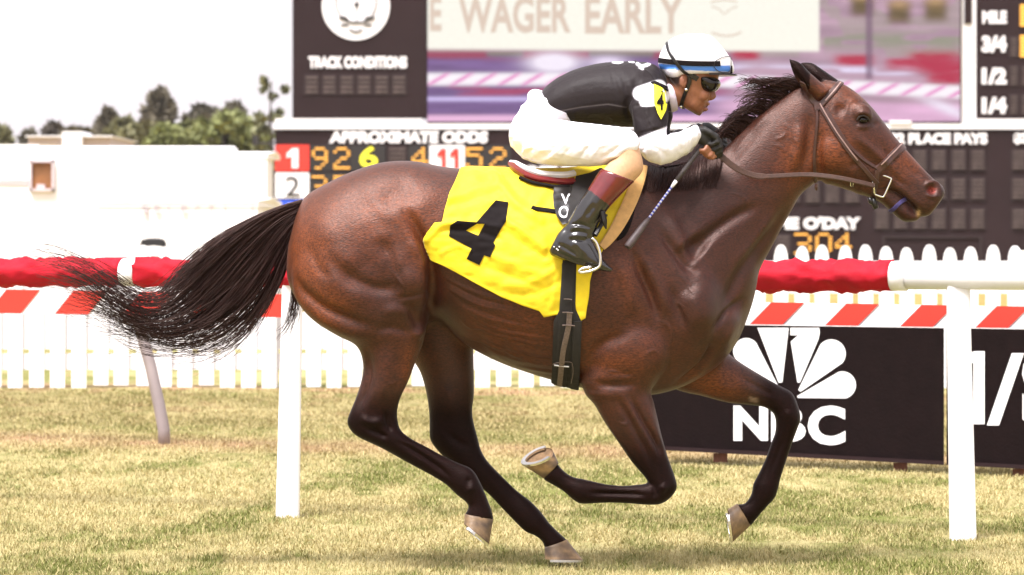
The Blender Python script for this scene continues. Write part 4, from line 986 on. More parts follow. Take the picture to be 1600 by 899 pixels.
# rein from the gloved hand to the bit
def rein(s, name):
    K = [(1112,236,-.165),(1121,240,-.165),(1130,247,-.165),(1148,262,-.160),(1170,272,-.150),(1190,276,-.142),(1225,274.5,-.125),(1262,273,-.108),(1300,276.5,-.105),(1335,283,-.098),(1366,290.5,-.078)]
    C = catmull(K, 5); P = [hz(x, y, s*abs(d)*-1) if s > 0 else hz(x, y, abs(d)) for x, y, d in C]
    for i, p in enumerate(P):
        if s > 0:
            q, n = cast(C[i][0], C[i][1])
            if q is not None and p.y > q.y-.008: P[i] = Vector((p.x, q.y-.008, p.z))
    for _ in range(3): P = [P[0]]+[(P[i-1]+P[i]*2+P[i+1])/4 for i in range(1, len(P)-1)]+[P[-1]]
    N = [Vector((0, -s, .25)) for _ in P]; w = [.023 if c[0] < 1195 else .017 for c in C]
    return ribbon(P, N, w, .004, name, m_rein if s > 0 else m_leather, bridle)
rein(1, 'rein'); rein(-1, 'rein')

# ------------------------------------------------------------------ saddle cloth with its number
def resample(pts, n):
    c = np.array(pts, float); s = np.r_[0, np.cumsum(np.hypot(*np.diff(c, axis=0).T))]; u = np.linspace(0, s[-1], n)
    return np.c_[np.interp(u, s, c[:, 0]), np.interp(u, s, c[:, 1])]
nu, nv = 110, 90
top = resample([(719.5,267),(735,265.5),(780,267),(830,269),(880,268),(930,264),(985,263)], nu)
bot = resample([(676,405),(695,414.5),(740,440),(785,464),(818,477),(843,485),(850,494.5),(858,493),(868,491),(880,492),(896,500),(905,501),(914,496)], nu)
lef = resample([(719.5,267),(710,288),(702,303),(695,327),(690.5,349),(679,349),(669,362),(664.5,375),(668,390),(676,405)], nv)
rig = resample([(985,263),(982,300),(966,345),(945,385),(927,415),(921,440),(919,465),(914,496)], nv)
u = np.linspace(0, 1, nu)[None, :, None]; v = np.linspace(0, 1, nv)[:, None, None]
CO = (1-v)*top[None]+v*bot[None]+(1-u)*lef[:, None]+u*rig[:, None]-((1-u)*(1-v)*top[0]+u*(1-v)*top[-1]+(1-u)*v*bot[0]+u*v*bot[-1])
CV = np.empty((nv, nu, 3)); CN = np.empty((nv, nu, 3))
for i in range(nv):
    for j in range(nu):
        p, n = cast_near(CO[i, j, 0], CO[i, j, 1], .009); CV[i, j] = p; CN[i, j] = n
for _ in range(14):
    Q = CV.copy(); Q[1:-1, 1:-1] = (CV[:-2, 1:-1]+CV[2:, 1:-1]+CV[1:-1, :-2]+CV[1:-1, 2:])/4; CV = .5*CV+.5*Q
pxs, pys = topx(CV.reshape(-1, 3)); D = np.zeros(len(pxs))
for pts, w, a in (([(700,312),(735,300),(775,290)], 6, 7), ([(705,322),(745,312),(780,300)], 5, -5), ([(770,272),(790,300),(812,325),(845,345)], 6, 8), ([(782,268),(805,298),(830,318)], 6, -5),
   ([(790,345),(820,365),(850,388)], 6, 9), ([(785,358),(815,380),(850,402)], 6, -6), ([(700,350),(740,348),(785,357)], 5, 8), ([(690,360),(740,362),(780,372)], 5, -6), ([(690,395),(715,385),(735,392)], 4, 4),
   ([(770,400),(800,412),(850,430)], 7, 5), ([(760,418),(800,432),(845,450)], 6, -4), ([(790,445),(830,440),(868,420)], 6, 5), ([(800,460),(840,458),(872,440)], 5, -4), ([(850,300),(830,340),(850,372)], 8, 5), ([(740,275),(750,330)], 12, 4), ([(668,375),(680,362),(692,352)], 4, 5), ([(862,480),(868,450),(872,430)], 4, 3)):
    D += a*.001*1.3*np.exp(-(dist_poly(pxs, pys, smooth_line(pts))/w)**2)
Pc = CV.reshape(-1, 3); D += (vnoise(Pc, 16, 41)-.5)*.010+(vnoise(Pc*np.array([1, 1, 1.6]), 34, 42)-.5)*.005
edge = np.minimum(sstep(0, .06, v), sstep(1, .97, v))[..., 0]+0*u[..., 0]; D = D*np.clip(edge.ravel(), 0, 1)+.003
CV = CV+CN*D.reshape(nv, nu, 1)
near_c = CV.reshape(-1, 3); far_c = near_c.copy(); far_c[:, 1] = 2*Y0-far_c[:, 1]
I = np.arange(nu*nv).reshape(nv, nu); Fn = np.c_[I[:-1, :-1].ravel(), I[1:, :-1].ravel(), I[1:, 1:].ravel(), I[:-1, 1:].ravel()]
J = I+nu*nv; Ff = np.c_[J[:-1, :-1].ravel(), J[:-1, 1:].ravel(), J[1:, 1:].ravel(), J[1:, :-1].ravel()]
br = np.c_[I[0, :-1], I[0, 1:], J[0, 1:], J[0, :-1]]
m_cloth = mat('yellow_saddle_cloth', (.80, .60, .010), .7, var=.10, vscale=25, bump=.35, bscale=45, sheen=.1)
cloth = empty('saddle_cloth', hz(800, 480, -.3), 'bright yellow saddle cloth with a black number four', 'saddle cloth')
fab = obj('fabric', np.r_[near_c, far_c], np.r_[Fn, Ff, br], m_cloth, cloth, True)
so = fab.modifiers.new('s', 'SOLIDIFY'); so.thickness = .005; so.offset = 0
cbvh = BVHTree.FromPolygons([Vector(p) for p in near_c], Fn.tolist())
def decal(polys, bvh, off, name, m, parent, cuts=3):
    """flat print laid over a curved surface: polygon with holes, refined and projected"""
    P = [[Vector((x, y, 0)) for x, y in pl] for pl in polys]; flat = [p for pl in P for p in pl]
    bm = bmesh.new(); vs_ = [bm.verts.new(p) for p in flat]
    for t in tessellate_polygon(P):
        try: bm.faces.new([vs_[i] for i in t])
        except ValueError: pass
    for _ in range(cuts):
        es = [e for e in bm.edges if e.calc_length() > 3.5]
        if not es: break
        bmesh.ops.subdivide_edges(bm, edges=es, cuts=1); bmesh.ops.triangulate(bm, faces=bm.faces)
    bm.verts.index_update(); V = []
    for v_ in bm.verts:
        p, n = cast_near(v_.co.x, v_.co.y, 0, bvh); V.append(p+(CAMV-p).normalized()*off)
    F = [tuple(q.index for q in f.verts) for f in bm.faces]; bm.free()
    return obj(name, V, F, m, parent, True)
m_num = mat('black_number_print', (.0085, .0055, .006), .8, var=.2, vscale=40, spec=.15)
decal([[(774.5,313),(794.5,316),(790.5,346),(784,356),(771,379),(774,384),(765.5,402.5),(756.5,399),(749,414.5),(729,405),(737,388.5),(701.5,369.5),(703.4,352.6),(714.5,345),(744.5,347.5)],
       [(745,350),(728,360.5),(747.3,368.3),(757.3,350)]], cbvh, .0062, 'number', m_num, cloth, 6)

# ------------------------------------------------------------------ saddle, girth and stirrup
saddle = empty('saddle', hz(880, 290, -.1), 'small black and maroon racing saddle with girth and stirrup', 'saddle')
sv, sf = remesh([loft([(795,256, 799,266, .06,0), (808,260, 816,277, .12,0), (835,268, 842,287, .145,0), (868,274, 872,292, .15,0), (905,272, 905,292, .145,0), (945,258, 945,290, .11,0), (972,246, 974,282, .06,0)], 28, 4)], .006)
spx, spy = topx(sv); rim = 256+np.interp(spx, [795, 815, 850, 880, 920], [3, 13, 22, 24, 22])
sc = np.tile(np.array((.15, .012, .014)), (len(sv), 1)); sc[spy < rim+2] = (.75, .68, .68); sc[(spx > 893)] = (.012, .010, .010); sc[(spy > rim+16)&(spx > 812)] = (.05, .035, .035)
m_sad = mat('saddle_leather', attr=True, rough=.35, var=.15, vscale=40)
obj('seat', sv, sf, m_sad, saddle, True, col=sc)
m_maroon = mat('maroon_leather', (.16, .012, .016), .28, var=.2, vscale=40)
strap([(797,262),(806,271),(820,279),(840,285),(860,288.5),(880,290),(898,288)], .022, .012, 'cantle_panel', m_maroon, saddle, off=.016, bvh=cbvh)
strap([(796,257),(806,264.5),(820,271),(840,277),(860,280.5),(880,281),(898,278)], .022, .012, 'cantle_pad', M['letter'], saddle, off=.018, bvh=cbvh)
strap([(812,282),(828,288),(848,293),(866,295),(890,295)], .012, .008, 'cantle_trim', m_num, saddle, off=.010, bvh=cbvh)
for xx in (866, 882): MB().tube([hz(xx, 287, -.165), hz(xx+2, 281, -.165), hz(xx+5, 277, -.15)], .0015, 5).build('stitching', M['letter'], saddle)
decal([[(866,290),(864,305),(865,322),(870,338),(879,351),(887,349),(896,330),(904,308),(910,288),(890,286)]], cbvh, .022, 'flap', m_blk, saddle, 5)
decal([[(900,275),(922,270),(938,262),(942,268),(928,290),(915,305),(903,325),(893,348),(884,349),(889,322),(893,300)]], cbvh, .034, 'stirrup_leather', m_elastic, saddle, 5)
decal([[(939,262),(925,300),(905,345),(925,352),(950,318),(975,280)]], cbvh, .028, 'knee_flap', m_blk, saddle, 5)
def ctext(s, x0, y0, x1, y1, off, parent, m, bvh, bold=.02, name='lettering'):
    return text_px(name, s, x0, y0, x1, y1, lambda a, b, o: (lambda p: p+(CAMV-p).normalized()*o)(cast_near(a, b, 0, bvh)[0]), m, parent, bold, off, .002)
ctext('V', 876.5, 303, 891, 319.5, .0245, saddle, M['letter'], cbvh); ctext('O', 873, 322, 889, 341, .0245, saddle, M['letter'], cbvh, .02)
strap([(831,325),(838,327.5),(850,329),(868,331.5)], .017, .004, 'surcingle_strap', m_num, saddle, off=.004, bvh=cbvh)
def gband(x_top, x_bot, y0, y1, w, off, name, m):
    pts = []; 
    for k in range(22):
        t = k/21; pts.append((x_top+(x_bot-x_top)*t, y0+(y1-y0)*t))
    P = []; N = []
    for x, y in pts:
        p, n = cast_near(x, y, off); P.append(p); N.append(n)
    for _ in range(3): P = [P[0]]+[(P[i-1]+P[i]*2+P[i+1])/4 for i in range(1, len(P)-1)]+[P[-1]]
    P += [mirror(p) for p in reversed(P)]; N += [mirn(n) for n in reversed(N)]
    if isinstance(w, (list, tuple)): w = [w[0]+(w[1]-w[0])*min(1, max(0, (k/21-.42)/.1)) for k in range(22)]; w = w+w[::-1]
    return ribbon(P, N, w, .005, name, m, saddle)
gband(889, 884, 395, 598, (.054, .104), .0125, 'girth', m_elastic)
gband(889, 876, 395, 595, .048, .017, 'surcingle', m_elastic)
gband(901, 899, 500, 600, .034, .018, 'girth_edge', m_elastic)
strap([(889,487),(888,505),(885,520),(880,545),(878,570),(876.5,594)], [.020]*31, .003, 'girth_strap', m_strapgrey, saddle, off=.0235)
for (x0, y0, x1, y1) in ((880,466,892,467), (878,486,894,487), (878,505,897,506)): strap([(x0,y0),((x0+x1)/2,y0),(x1,y1)], .0035, .004, 'buckle', m_strapgrey, saddle, off=.026)
loop([cast_near(x, y, .024)[0] for x, y in smooth_line([(866,562),(870,560),(890,560),(895,564),(896,580),(894,590)], 3)], .0015, 'girth_pocket', m_strapgrey, saddle, False)
strap([(868,563),(876,563.5),(890,565)], .004, .003, 'girth_print', M['letter'], saddle, off=.0245)
m_tan = mat('tan_chamois', (.62, .36, .13), .7, var=.15, vscale=40)
yl = [(1001,268),(997,282),(988,308),(975,335),(962,358),(949,376),(938,388)]
P = []; N = []
for x, y in smooth_line(yl, 5):
    p, n = cast_near(x, y, .022); P.append(p); N.append(n)
for _ in range(4): P = [P[0]]+[(P[i-1]+P[i]*2+P[i+1])/4 for i in range(1, len(P)-1)]+[P[-1]]
ribbon(P, N, [.022+.03*math.sin(math.pi*min(1, .25+.7*i/len(P))) for i in range(len(P))], .008, 'chamois_roll', m_tan, saddle)
strap([(988,318),(981,345),(972,365),(962,371)], .03, .006, 'pad_corner', m_num, saddle, off=.003)
# stirrup iron
sy_ = -.375
loop([hz(x, y, sy_-.035) for x, y in smooth_line([(925,372),(932,380),(937,395),(938,410),(935,418),(922,424),(908,426),(905,424),(910,420),(924,417)], 4)], .0055, 'stirrup_iron', M['chrome'], saddle, False)
loop([hz(x, y, sy_+.06) for x, y in smooth_line([(925,372),(931,382),(934,400),(932,414),(912,420)], 4)], .005, 'stirrup_iron', M['chrome'], saddle, False)
MB().tube([hz(930, 368, sy_+.01), hz(940, 350, sy_+.04), hz(946, 335, sy_+.05)], [.009, .009, .009], 6).build('stirrup_strap', m_blk, saddle)
MB().tube([hz(x, y, sy_+.0) for x, y in ((941,330),(944,345),(947,358))], [.010, .011, .003], 6).build('stirrup_strap', m_blk, saddle)

# ------------------------------------------------------------------ the rider
rider = empty('person', hz(905, 400, -.3), 'jockey in black and white silks and white helmet crouched over the saddle', 'person')
KN = -.33          # depth of the near knee and boot
SKIN = (.27, .105, .055)
def tw(r, k=.9):   # the body inside the clothes: the same rings, slimmer
    out = []
    for a, b, c, d, w, y in r:
        mx_, my_ = (a+c)/2, (b+d)/2; out.append((mx_+(a-mx_)*k, my_+(b-my_)*k, mx_+(c-mx_)*k, my_+(d-my_)*k, w*k, y))
    return out
torso = [(838,152, 866,190, .135,0), (862,128, 890,192, .152,0), (890,112, 915,193, .163,0), (920,102.5, 945,195, .172,0), (950,97.5, 975,199, .182,0), (980,96, 1000,197, .185,0), (1005,98, 1022,188, .165,0), (1024,103, 1040,178, .105,0), (1036,112, 1052,172, .068,0)]
nk = [(1026,106, 1045,172, .070,0), (1040,118, 1058,168, .064,0), (1050,126, 1070,165, .060,0)]
hd = [(1098,70, 1056,72, .045,0), (1115,85, 1040,86, .068,0), (1122,100, 1035,100, .077,0), (1123,114, 1038,114, .079,0), (1122,126, 1043,125, .077,0), (1113,138, 1047,136, .071,0), (1111,147, 1050,146, .067,0),
      (1107.5,156, 1054,154, .061,0), (1104,164, 1060,162, .055,0), (1100.5,171, 1068,168, .047,0), (1097,177.5, 1077,173, .036,0), (1093,181.5, 1084,177.5, .018,0)]
nose = [(1114,130, 1106,132, .010,0), (1116.5,140, 1104,141, .012,0), (1119,148.5, 1104,149, .016,0), (1118.5,153, 1104,154, .0185,0), (1113,157, 1104,157.5, .015,0)]
lips1 = [(1108,160.5, 1098,161, .020,0), (1110,163, 1099,164, .023,0), (1107,165, 1099,166, .018,0)]
lips2 = [(1105.5,168.5, 1097,169, .018,0), (1107,171.5, 1096,172, .020,0), (1103,174.5, 1096,174.5, .014,0)]
def arm(s):
    y = [-.13, -.175, -.20, -.215, -.222, -.222, -.215, -.20, -.185, -.175]
    r = [(1030,128, 985,148, .062), (1040,150, 981,166, .068), (1043.5,180, 988,186, .062), (1041,202, 995,213, .055), (1042,213, 1002,240, .052), (1049,208.5, 1016,254, .050), (1061,206, 1042,256, .047), (1075,200, 1066,245, .041), (1087,197, 1086,227, .036), (1096,203, 1096,217, .029)]
    if s > 0: return [(*a, b) for a, b in zip(r, y)]
    return [(a+6, b-4, c+6, d-4, w, -yy) for (a, b, c, d, w), yy in zip(r, y)]
pelvis = [(868,150, 895,198, .13,0), (846,143, 878,205, .145,0), (826,154, 858,232, .165,0), (808,178, 842,250, .168,0), (797,203, 822,248, .14,0), (798,226, 806,238, .07,0)]
def thigh(s):
    r = [(828,182, 815,246, .088, -.10), (862,186, 848,257, .094, -.16), (900,191, 890,260, .091, -.215), (938,195, 928,259.5, .083, -.265), (968,200, 958,252, .072, -.30), (990,207, 984,245, .060, -.32), (999,222, 994,238, .040, KN)]
    return r if s > 0 else [(a, b, c, d, w, -y) for a, b, c, d, w, y in r]
def shin(s):
    r = [(997,226, 966,236, .046, KN), (1004,250, 962,246, .050, KN), (1004,268, 952,254, .052, KN), (991,283, 943,264.5, .052, KN), (979,294, 937,269, .051, KN), (953,322, 919,297, .049, KN-.005), (942,338, 904,319, .046, KN-.01), (932,354, 891,342, .042, KN-.012), (927,372, 878,364, .040, KN-.015), (920,388, 870,380, .03, KN-.015)]
    return r if s > 0 else [(a, b, c, d, w, -y) for a, b, c, d, w, y in r]
def foot(s):
    r = [(872,364, 858,392, .022, KN-.015), (884,354, 862,400, .032, KN-.015), (905,356, 880,407, .037, KN-.018), (925,374, 902,414, .041, KN-.02), (938,398, 922,420, .042, KN-.022), (948,411, 940,424, .035, KN-.022), (958,421, 955,425.5, .014, KN-.022)]
    return r if s > 0 else [(a, b, c, d, w, -y) for a, b, c, d, w, y in r]
# hands closed round the reins: palm, four fingers of different lengths and a thumb
def hand(s, k=1.0):
    out = []; sy = -1 if s > 0 else 1; ox, oy = (0, 0) if s > 0 else (7, -5)
    q = lambda x, y, d: (x+ox, y+oy, sy*d)
    def chain(pts, r):
        ps = [hz(x, y, d) for x, y, d in pts]; mb = MB(); mb.tube(ps, [v*k for v in r], 10); return mb.v, mb.f
    out.append(loft([(1090+ox,197+oy, 1088+ox,222+oy, .028*k, sy*.175), (1101+ox,197+oy, 1097+ox,230+oy, .031*k, sy*.172), (1113+ox,205+oy, 1103+ox,236+oy, .029*k, sy*.165), (1122+ox,216+oy, 1112+ox,238+oy, .022*k, sy*.158)], 18, 4))
    for (x, y, d, L) in ((1117,209,.187,1.0), (1121,216,.178,1.08), (1123,224,.168,1.0), (1123,231,.158,.85)):
        out.append(chain([q(x-6, y, d), q(x+3*L, y+4, d+.012), q(x+4*L, y+13*L, d+.016), q(x-4, y+17*L, d+.010), q(x-11*L, y+16*L, d)], [.011, .0108, .0102, .0095, .0080]))
    out.append(chain([q(1094, 204, .190), q(1102, 203, .203), q(1111, 208, .207), q(1118, 215, .203), q(1121, 221, .199)], [.012, .012, .011, .0102, .008]))
    return out
fingers = lambda: sum([hand(1, .88), hand(-1, .88)], [])
tips = []
for x, y, d in ((1100,238,.184), (1106,243,.180), (1111,246,.174), (1097,235,.190)):
    mb = MB(); mb.tube([hz(x+8, y-5, -d), hz(x+3, y+1, -d-.006), hz(x-4, y, -d), hz(x-7, y-3, -d+.004)], [.0095, .0092, .0085, .006], 10); tips.append((mb.v, mb.f))
pcs = [loft(tw(torso), 24, 3), loft(nk, 24, 3), loft(hd, 28, 4, 2.1), loft(nose, 16, 4), loft(lips1, 14, 4), loft(lips2, 14, 4), loft(tw(pelvis), 24, 3)]
for s in (1, -1): pcs += [loft(tw(arm(s), .85), 20, 3), loft(tw(thigh(s), .88), 20, 3), loft(tw(shin(s), .86), 20, 3), loft(tw(foot(s), .84), 20, 3)]
pcs += fingers()+tips
for s in (-1, 1):   # ears, cheeks
    pcs.append(ellipsoid(hz(1067, 127.5, s*.077), (.0145, .010, .025), 14, 10)); pcs.append(ellipsoid(hz(1068, 134, s*.074), (.009, .008, .012), 12, 8)); pcs.append(ellipsoid(hz(1098, 148, s*.045), (.028, .018, .026), 14, 10))
BV, BF = remesh(pcs, .0036); BV = smooth(BV, BF, 3, .6)
BV = sculpt(BV, BF, [([(1067,120),(1071.5,125),(1070,132)], 1.6, -4), ([(1063,121),(1061,128),(1064,136)], 1.5, 3), ([(1112,150),(1108,156),(1106,160)], 2, -2.5), ([(1103,166.5),(1109,167)], 1.3, -7), ([(1096,163),(1094,170)], 3, -2), ([(1080,160),(1088,172)], 6, 2), ([(1075,150),(1090,152)], 6, -2)])
bx_, by_ = topx(BV); bc = np.tile(np.array(SKIN), (len(BV), 1)); bd_ = BV[:, 1]-Y0
def tint(c, m, colr): return c+(np.array(colr)-c)*np.clip(m, 0, 1)[:, None]
bc = tint(bc, np.exp(-((bx_-1106)/5)**2-((by_-170)/3.5)**2)*.8, (.33, .11, .09)); bc = tint(bc, np.exp(-((bx_-1105)/4)**2-((by_-166.8)/1.2)**2), (.03, .012, .01))
bc = tint(bc, np.exp(-((bx_-1085)/18)**2-((by_-176)/5)**2)*.5, (.10, .045, .03)); bc = tint(bc, np.exp(-((bx_-1066)/3)**2-((by_-128)/5)**2)*.4, (.14, .045, .03))
bc = tint(bc, (sstep(1066, 1058, bx_)*sstep(140, 128, by_)*sstep(100, 110, by_)+np.exp(-((bx_-1077)/4)**4-((by_-125)/9)**4))*.9, (.012, .008, .007))     # close cropped hair
m_skin = mat('skin', attr=True, rough=.42, var=.10, vscale=120, bump=.1, bscale=400, spec=.45)
obj('body', BV, BF, m_skin, rider, True, col=bc)

m_silk = mat('racing_silks', attr=True, spec=.3, rough=.62, var=.08, vscale=60, bump=.45, bscale=48, sheen=.04)
BLK, WHT = np.array((.0125, .0075, .009)), np.array((.80, .78, .84))
# jersey
JV, JF = remesh([loft(torso, 36, 4, 2.1), loft(arm(1), 28, 4), loft(arm(-1), 28, 4), ellipsoid(hz(1004, 140, -.135), (.062, .05, .05)), ellipsoid(hz(1004, 140, .135), (.062, .05, .05))], .0042)
jx, jy = topx(JV); JV = smooth(JV, JF, 10, np.where((jx > 965)&(jx < 1045)&(jy < 185), 1., .3))
JS = [([(955+9*k, 112+3*k), (962+8*k, 135+2*k), (972+7*k, 158+k)], 3.0, -2.6+k % 2*4.4) for k in range(5)]
JS += [([(870,175),(905,168),(950,162),(985,166)], 2.5, -3), ([(880,140),(910,128),(950,120)], 8, 3), ([(985,168),(1010,163),(1040,166)], 2, -4), ([(995,210),(1015,205),(1035,202)], 2, -3), ([(1020,225),(1034,238),(1045,250)], 4, -4), ([(1036,210),(1045,222),(1050,235)], 3, -5), ([(1060,215),(1068,232)], 3, 3), ([(990,180),(1000,195),(1003,210)], 4, 3), ([(1010,180),(1018,200)], 3, -3), ([(985,148),(980,170),(990,200)], 5, -12),
       ([(880,182),(920,184),(960,188)], 4, -3), ([(1000,240),(1010,230),(1022,228)], 3, -4)]
JV = sculpt(JV, JF, JS)
def creases(V, F, sc, amp, seed, mask=1.):
    n = vnoise(V*np.array(sc), 1., seed); r = 1-np.abs(2*n-1); n2 = vnoise(V*np.array(sc)*1.9, 1., seed+1); r2 = 1-np.abs(2*n2-1)
    return V+normals(V, F)*((r**4*1.1+r2**4*.5-.3)*amp*mask)[:, None]
jx, jy = topx(JV); JV = creases(JV, JF, (22, 12, 9), .0045, 61, np.clip(.25+sstep(975, 1000, jx)*.9+sstep(172, 185, jy)*.5, 0, 1)); JV = smooth(JV, JF, 1, .5); jx, jy = topx(JV); jd = JV[:, 1]-Y0
jc = np.tile(BLK, (len(JV), 1)); arm_m = sstep(-.135, -.155, jd)
shoulder = sstep(2, -2, dist_poly(jx, jy, [(1000,146),(1030,136),(1036,150),(1010,158)])-11)*(jd < -.02)*sstep(168, 165, jy)*sstep(976, 980, jx)
jc = tint(jc, shoulder, WHT)
lowarm = sstep(-1.5, 1.5, jy-(216-(jx-997)*.40))*(jx > 994)*(np.abs(jd) > .12)+sstep(1044, 1047, jx)*(jy > 194)*(np.abs(jd) > .1); jc = tint(jc, lowarm*(jd < 0), WHT)
jc = tint(jc, (jd > .1)*sstep(1046, 1050, jx)*sstep(205, 212, jy), WHT)
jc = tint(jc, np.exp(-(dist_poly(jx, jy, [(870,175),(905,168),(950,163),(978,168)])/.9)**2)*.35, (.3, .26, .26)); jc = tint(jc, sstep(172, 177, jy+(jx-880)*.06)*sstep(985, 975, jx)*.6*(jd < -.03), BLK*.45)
for pl, w in (([(958,97.5),(966,98.5),(972,97)], 1.6), ([(996,100),(1002,104),(1010,102),(1014,100)], 2.6), ([(1000,106),(1004,108)], 1.8), ([(983,96.5),(990,97.5)], 1.2)): jc = tint(jc, np.exp(-(dist_poly(jx, jy, pl)/w)**4)*(jd < .03), WHT)
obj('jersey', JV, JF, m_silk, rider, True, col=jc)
# breeches
LV, LF = remesh([loft(pelvis, 32, 4), loft(thigh(1), 28, 4), loft(thigh(-1), 28, 4), ellipsoid(hz(836, 150, -.03), (.03, .08, .022))], .0045); LV = smooth(LV, LF, 8, .7)
LS = []
for k in range(8): x = 812+k*15; LS.append(([(x, 247+k*1.2), (x+18+4*(k % 3), 234-k), (x+40+9*(k % 2), 214-k*.8)], 2.6+.7*(k % 3), 2.6 if k % 2 else -3.2))
LS += [([(935,250),(955,238),(975,222)], 3, -5), ([(950,250),(968,238),(985,226)], 3, 4), ([(835,158),(850,170),(868,190)], 4, -4), ([(830,150),(845,150),(860,165)], 3, 4), ([(900,200),(940,205),(985,215)], 4, -3), ([(820,190),(835,205),(830,225)], 6, -4), ([(860,200),(880,215),(890,240)], 5, 3)]
LV = sculpt(LV, LF, LS); LV = creases(LV, LF, (9, 10, 24), .0042, 71); LV = smooth(LV, LF, 1, .5)
m_breech = mat('white_breeches', (.81, .79, .85), .6, var=.05, vscale=40, bump=.4, bscale=40)
obj('breeches', LV, LF, m_breech, rider, True)
# stocking below the knee, boots
m_stock = mat('tan_stocking', (.60, .36, .21), .6, var=.1, vscale=90, bump=.15, bscale=500)
m_boot = mat('polished_boot', attr=True, rough=.16, var=.2, vscale=30, spec=.6, coat=.5)
for s in (1, -1):
    sv, sf = remesh([loft([(x[0], x[1], x[2], x[3], x[4], x[5]) for x in shin(s)[:6]], 28, 5)], .0045); sv = smooth(sv, sf, 3)
    obj('stocking', sv, sf, m_stock, rider, True)
    sh = [(a+(a-c)*.03, b+(b-d)*.03, c-(a-c)*.03, d-(b-d)*.03, w*1.05, y) for a, b, c, d, w, y in shin(s)[3:]]
    bv, bf = remesh([loft(sh, 28, 5), loft(foot(s), 28, 5, 2.3)], .0042); bv = smooth(bv, bf, 4, .7)
    W = []
    for k in range(5): W.append(([(888, 352+6*k), (903, 349+6.5*k), (920, 352+6.5*k)], 1.7, 5 if k % 2 else -5))
    W += [([(893,350),(905,352),(925,356)], 1.6, -6), ([(858,392),(880,402),(905,412),(935,420)], 2, 5), ([(870,380),(890,392),(905,402)], 3, -4), ([(895,378),(905,385),(915,400)], 4, 5), ([(930,318),(915,340)], 5, -3), ([(932,300),(910,335),(900,346)], 4, 4)]
    if s > 0: bv = sculpt(bv, bf, W)
    bx2, by2 = topx(bv); tq = (bx2-953)*.555+(by2-322)*-.0; line = (by2-296)-(bx2-919)*.76     # cuff edge
    bcol = np.tile(np.array((.010, .008, .009)), (len(bv), 1)); bcol[line < 0] = (.13, .007, .010)
    b_o = obj('boot', bv, bf, m_boot, rider, True, col=bcol)
    if s > 0:
        bb = BVHTree.FromPolygons([Vector(p) for p in bv], bf.tolist())
        for x, y in ((866,386),(870,389),(874,386),(872,391)): MB().add(*ellipsoid(cast_near(x, y, .001, bb)[0], (.003, .002, .003), 6, 4)).build('boot_mark', M['letter'], b_o)
sb = [(1088,248),(1100,253)]
# number arm band, collar
jb = BVHTree.FromPolygons([Vector(p) for p in JV], JF.tolist())
m_band = mat('yellow_arm_band', (.82, .78, .03), .6, var=.05, vscale=60)
decal([[(1021,131),(1040,139),(1043,160),(1041,172),(1033,187),(1028,178),(1022,160)]], jb, .010, 'arm_band', m_band, rider, 5)
ctext('4', 1026.5, 142, 1037, 172, .0145, rider, m_num, jb, .03, 'arm_number')
strap([(1020,130),(1030,134),(1041,140)], .022, .004, 'neck_strap', m_num, rider, bvh=jb, off=.004)
cv, cf = remesh([loft([(1034,118, 1048,176, .074,0), (1042,121, 1054,175, .073,0), (1050,127, 1060,172, .068,0)], 28, 4)], .005); cv = smooth(cv, cf, 4)
m_collar = mat('pale_collar', (.62, .55, .66), .6, var=.06)
obj('collar', cv, cf, m_collar, rider, True)
# glove over the near and far hand
for s in (1, -1):
    gv, gf = remesh(hand(s, 1.04), .0034); gv = smooth(gv, gf, 3, .7)
    obj('glove', gv, gf, mat('black_glove', (.012, .010, .010), .6, var=.3, vscale=90, bump=.3, bscale=300), rider, True)
# helmet with its bands, straps, peak and goggles
HEL = [(1098,53, 1066,54, .040,0), (1112,57, 1052,59, .072,0), (1123,67, 1041,68, .092,0), (1135,82, 1032,82, .104,0), (1144,95, 1028.5,95, .108,0), (1147,105, 1028.5,102, .107,0), (1147,113, 1033,110, .103,0), (1144,116, 1040,118, .096,0)]
hv, hf = remesh([loft(HEL, 36, 5), loft([(1072,110, 1036,110, .092,0), (1072,117, 1039,118, .088,0), (1066,121.5, 1046,122.5, .080,0)], 28, 4)], .0045); hv = smooth(hv, hf, 5)
hx, hy = topx(hv); hc = np.tile(np.array((.82, .80, .80)), (len(hv), 1))
blue = sstep(99.5, 100.5, hy-(hx-1028)*.02)*sstep(108.5, 107.5, hy-(hx-1028)*.045)*(hx < 1141); hc = tint(hc, blue, (.06, .20, .62)); hc = tint(hc, sstep(107.5, 109, hy-(hx-1028)*.045)*.4, (.62, .56, .68))
m_helm = mat('helmet_cover', attr=True, rough=.3, var=.04, vscale=40)
hel = obj('helmet', hv, hf, m_helm, rider, True, col=hc)
he = BVHTree.FromPolygons([Vector(p) for p in hv], hf.tolist())
strap([(1029.5,94.5),(1045,96.5),(1065,98.5),(1085,99.5),(1105,99.8),(1125,99.8)], .019, .0025, 'helmet_band', m_num, hel, bvh=he, off=.001)
strap([(1043,68),(1045,78),(1052,91),(1060,102),(1068,111),(1076,116)], .012, .003, 'goggle_strap', m_blk, hel, bvh=he, off=.004)
loop([cast_near(x, y, .003, he)[0] for x, y in smooth_line([(1116,97),(1126,91),(1136,89),(1141,92),(1140,110),(1130,113),(1120,110),(1115,104)], 3)], .0014, 'helmet_ring', M['darkmetal'], hel)
strap([(1142,103),(1142.5,109),(1142,114)], .010, .002, 'helmet_tab', m_num, hel, bvh=he)
pk = []; pf = []
for i in range(9):
    a = -math.pi/2+math.pi*i/8
    for (rx, ry, zz) in ((.045, .085, 0), (.112, .099, .0)):
        pk.append(hz(1106, 115.5+(.8 if rx > .1 else 0), 0)+Vector((rx*math.cos(a), ry*math.sin(a), zz)))
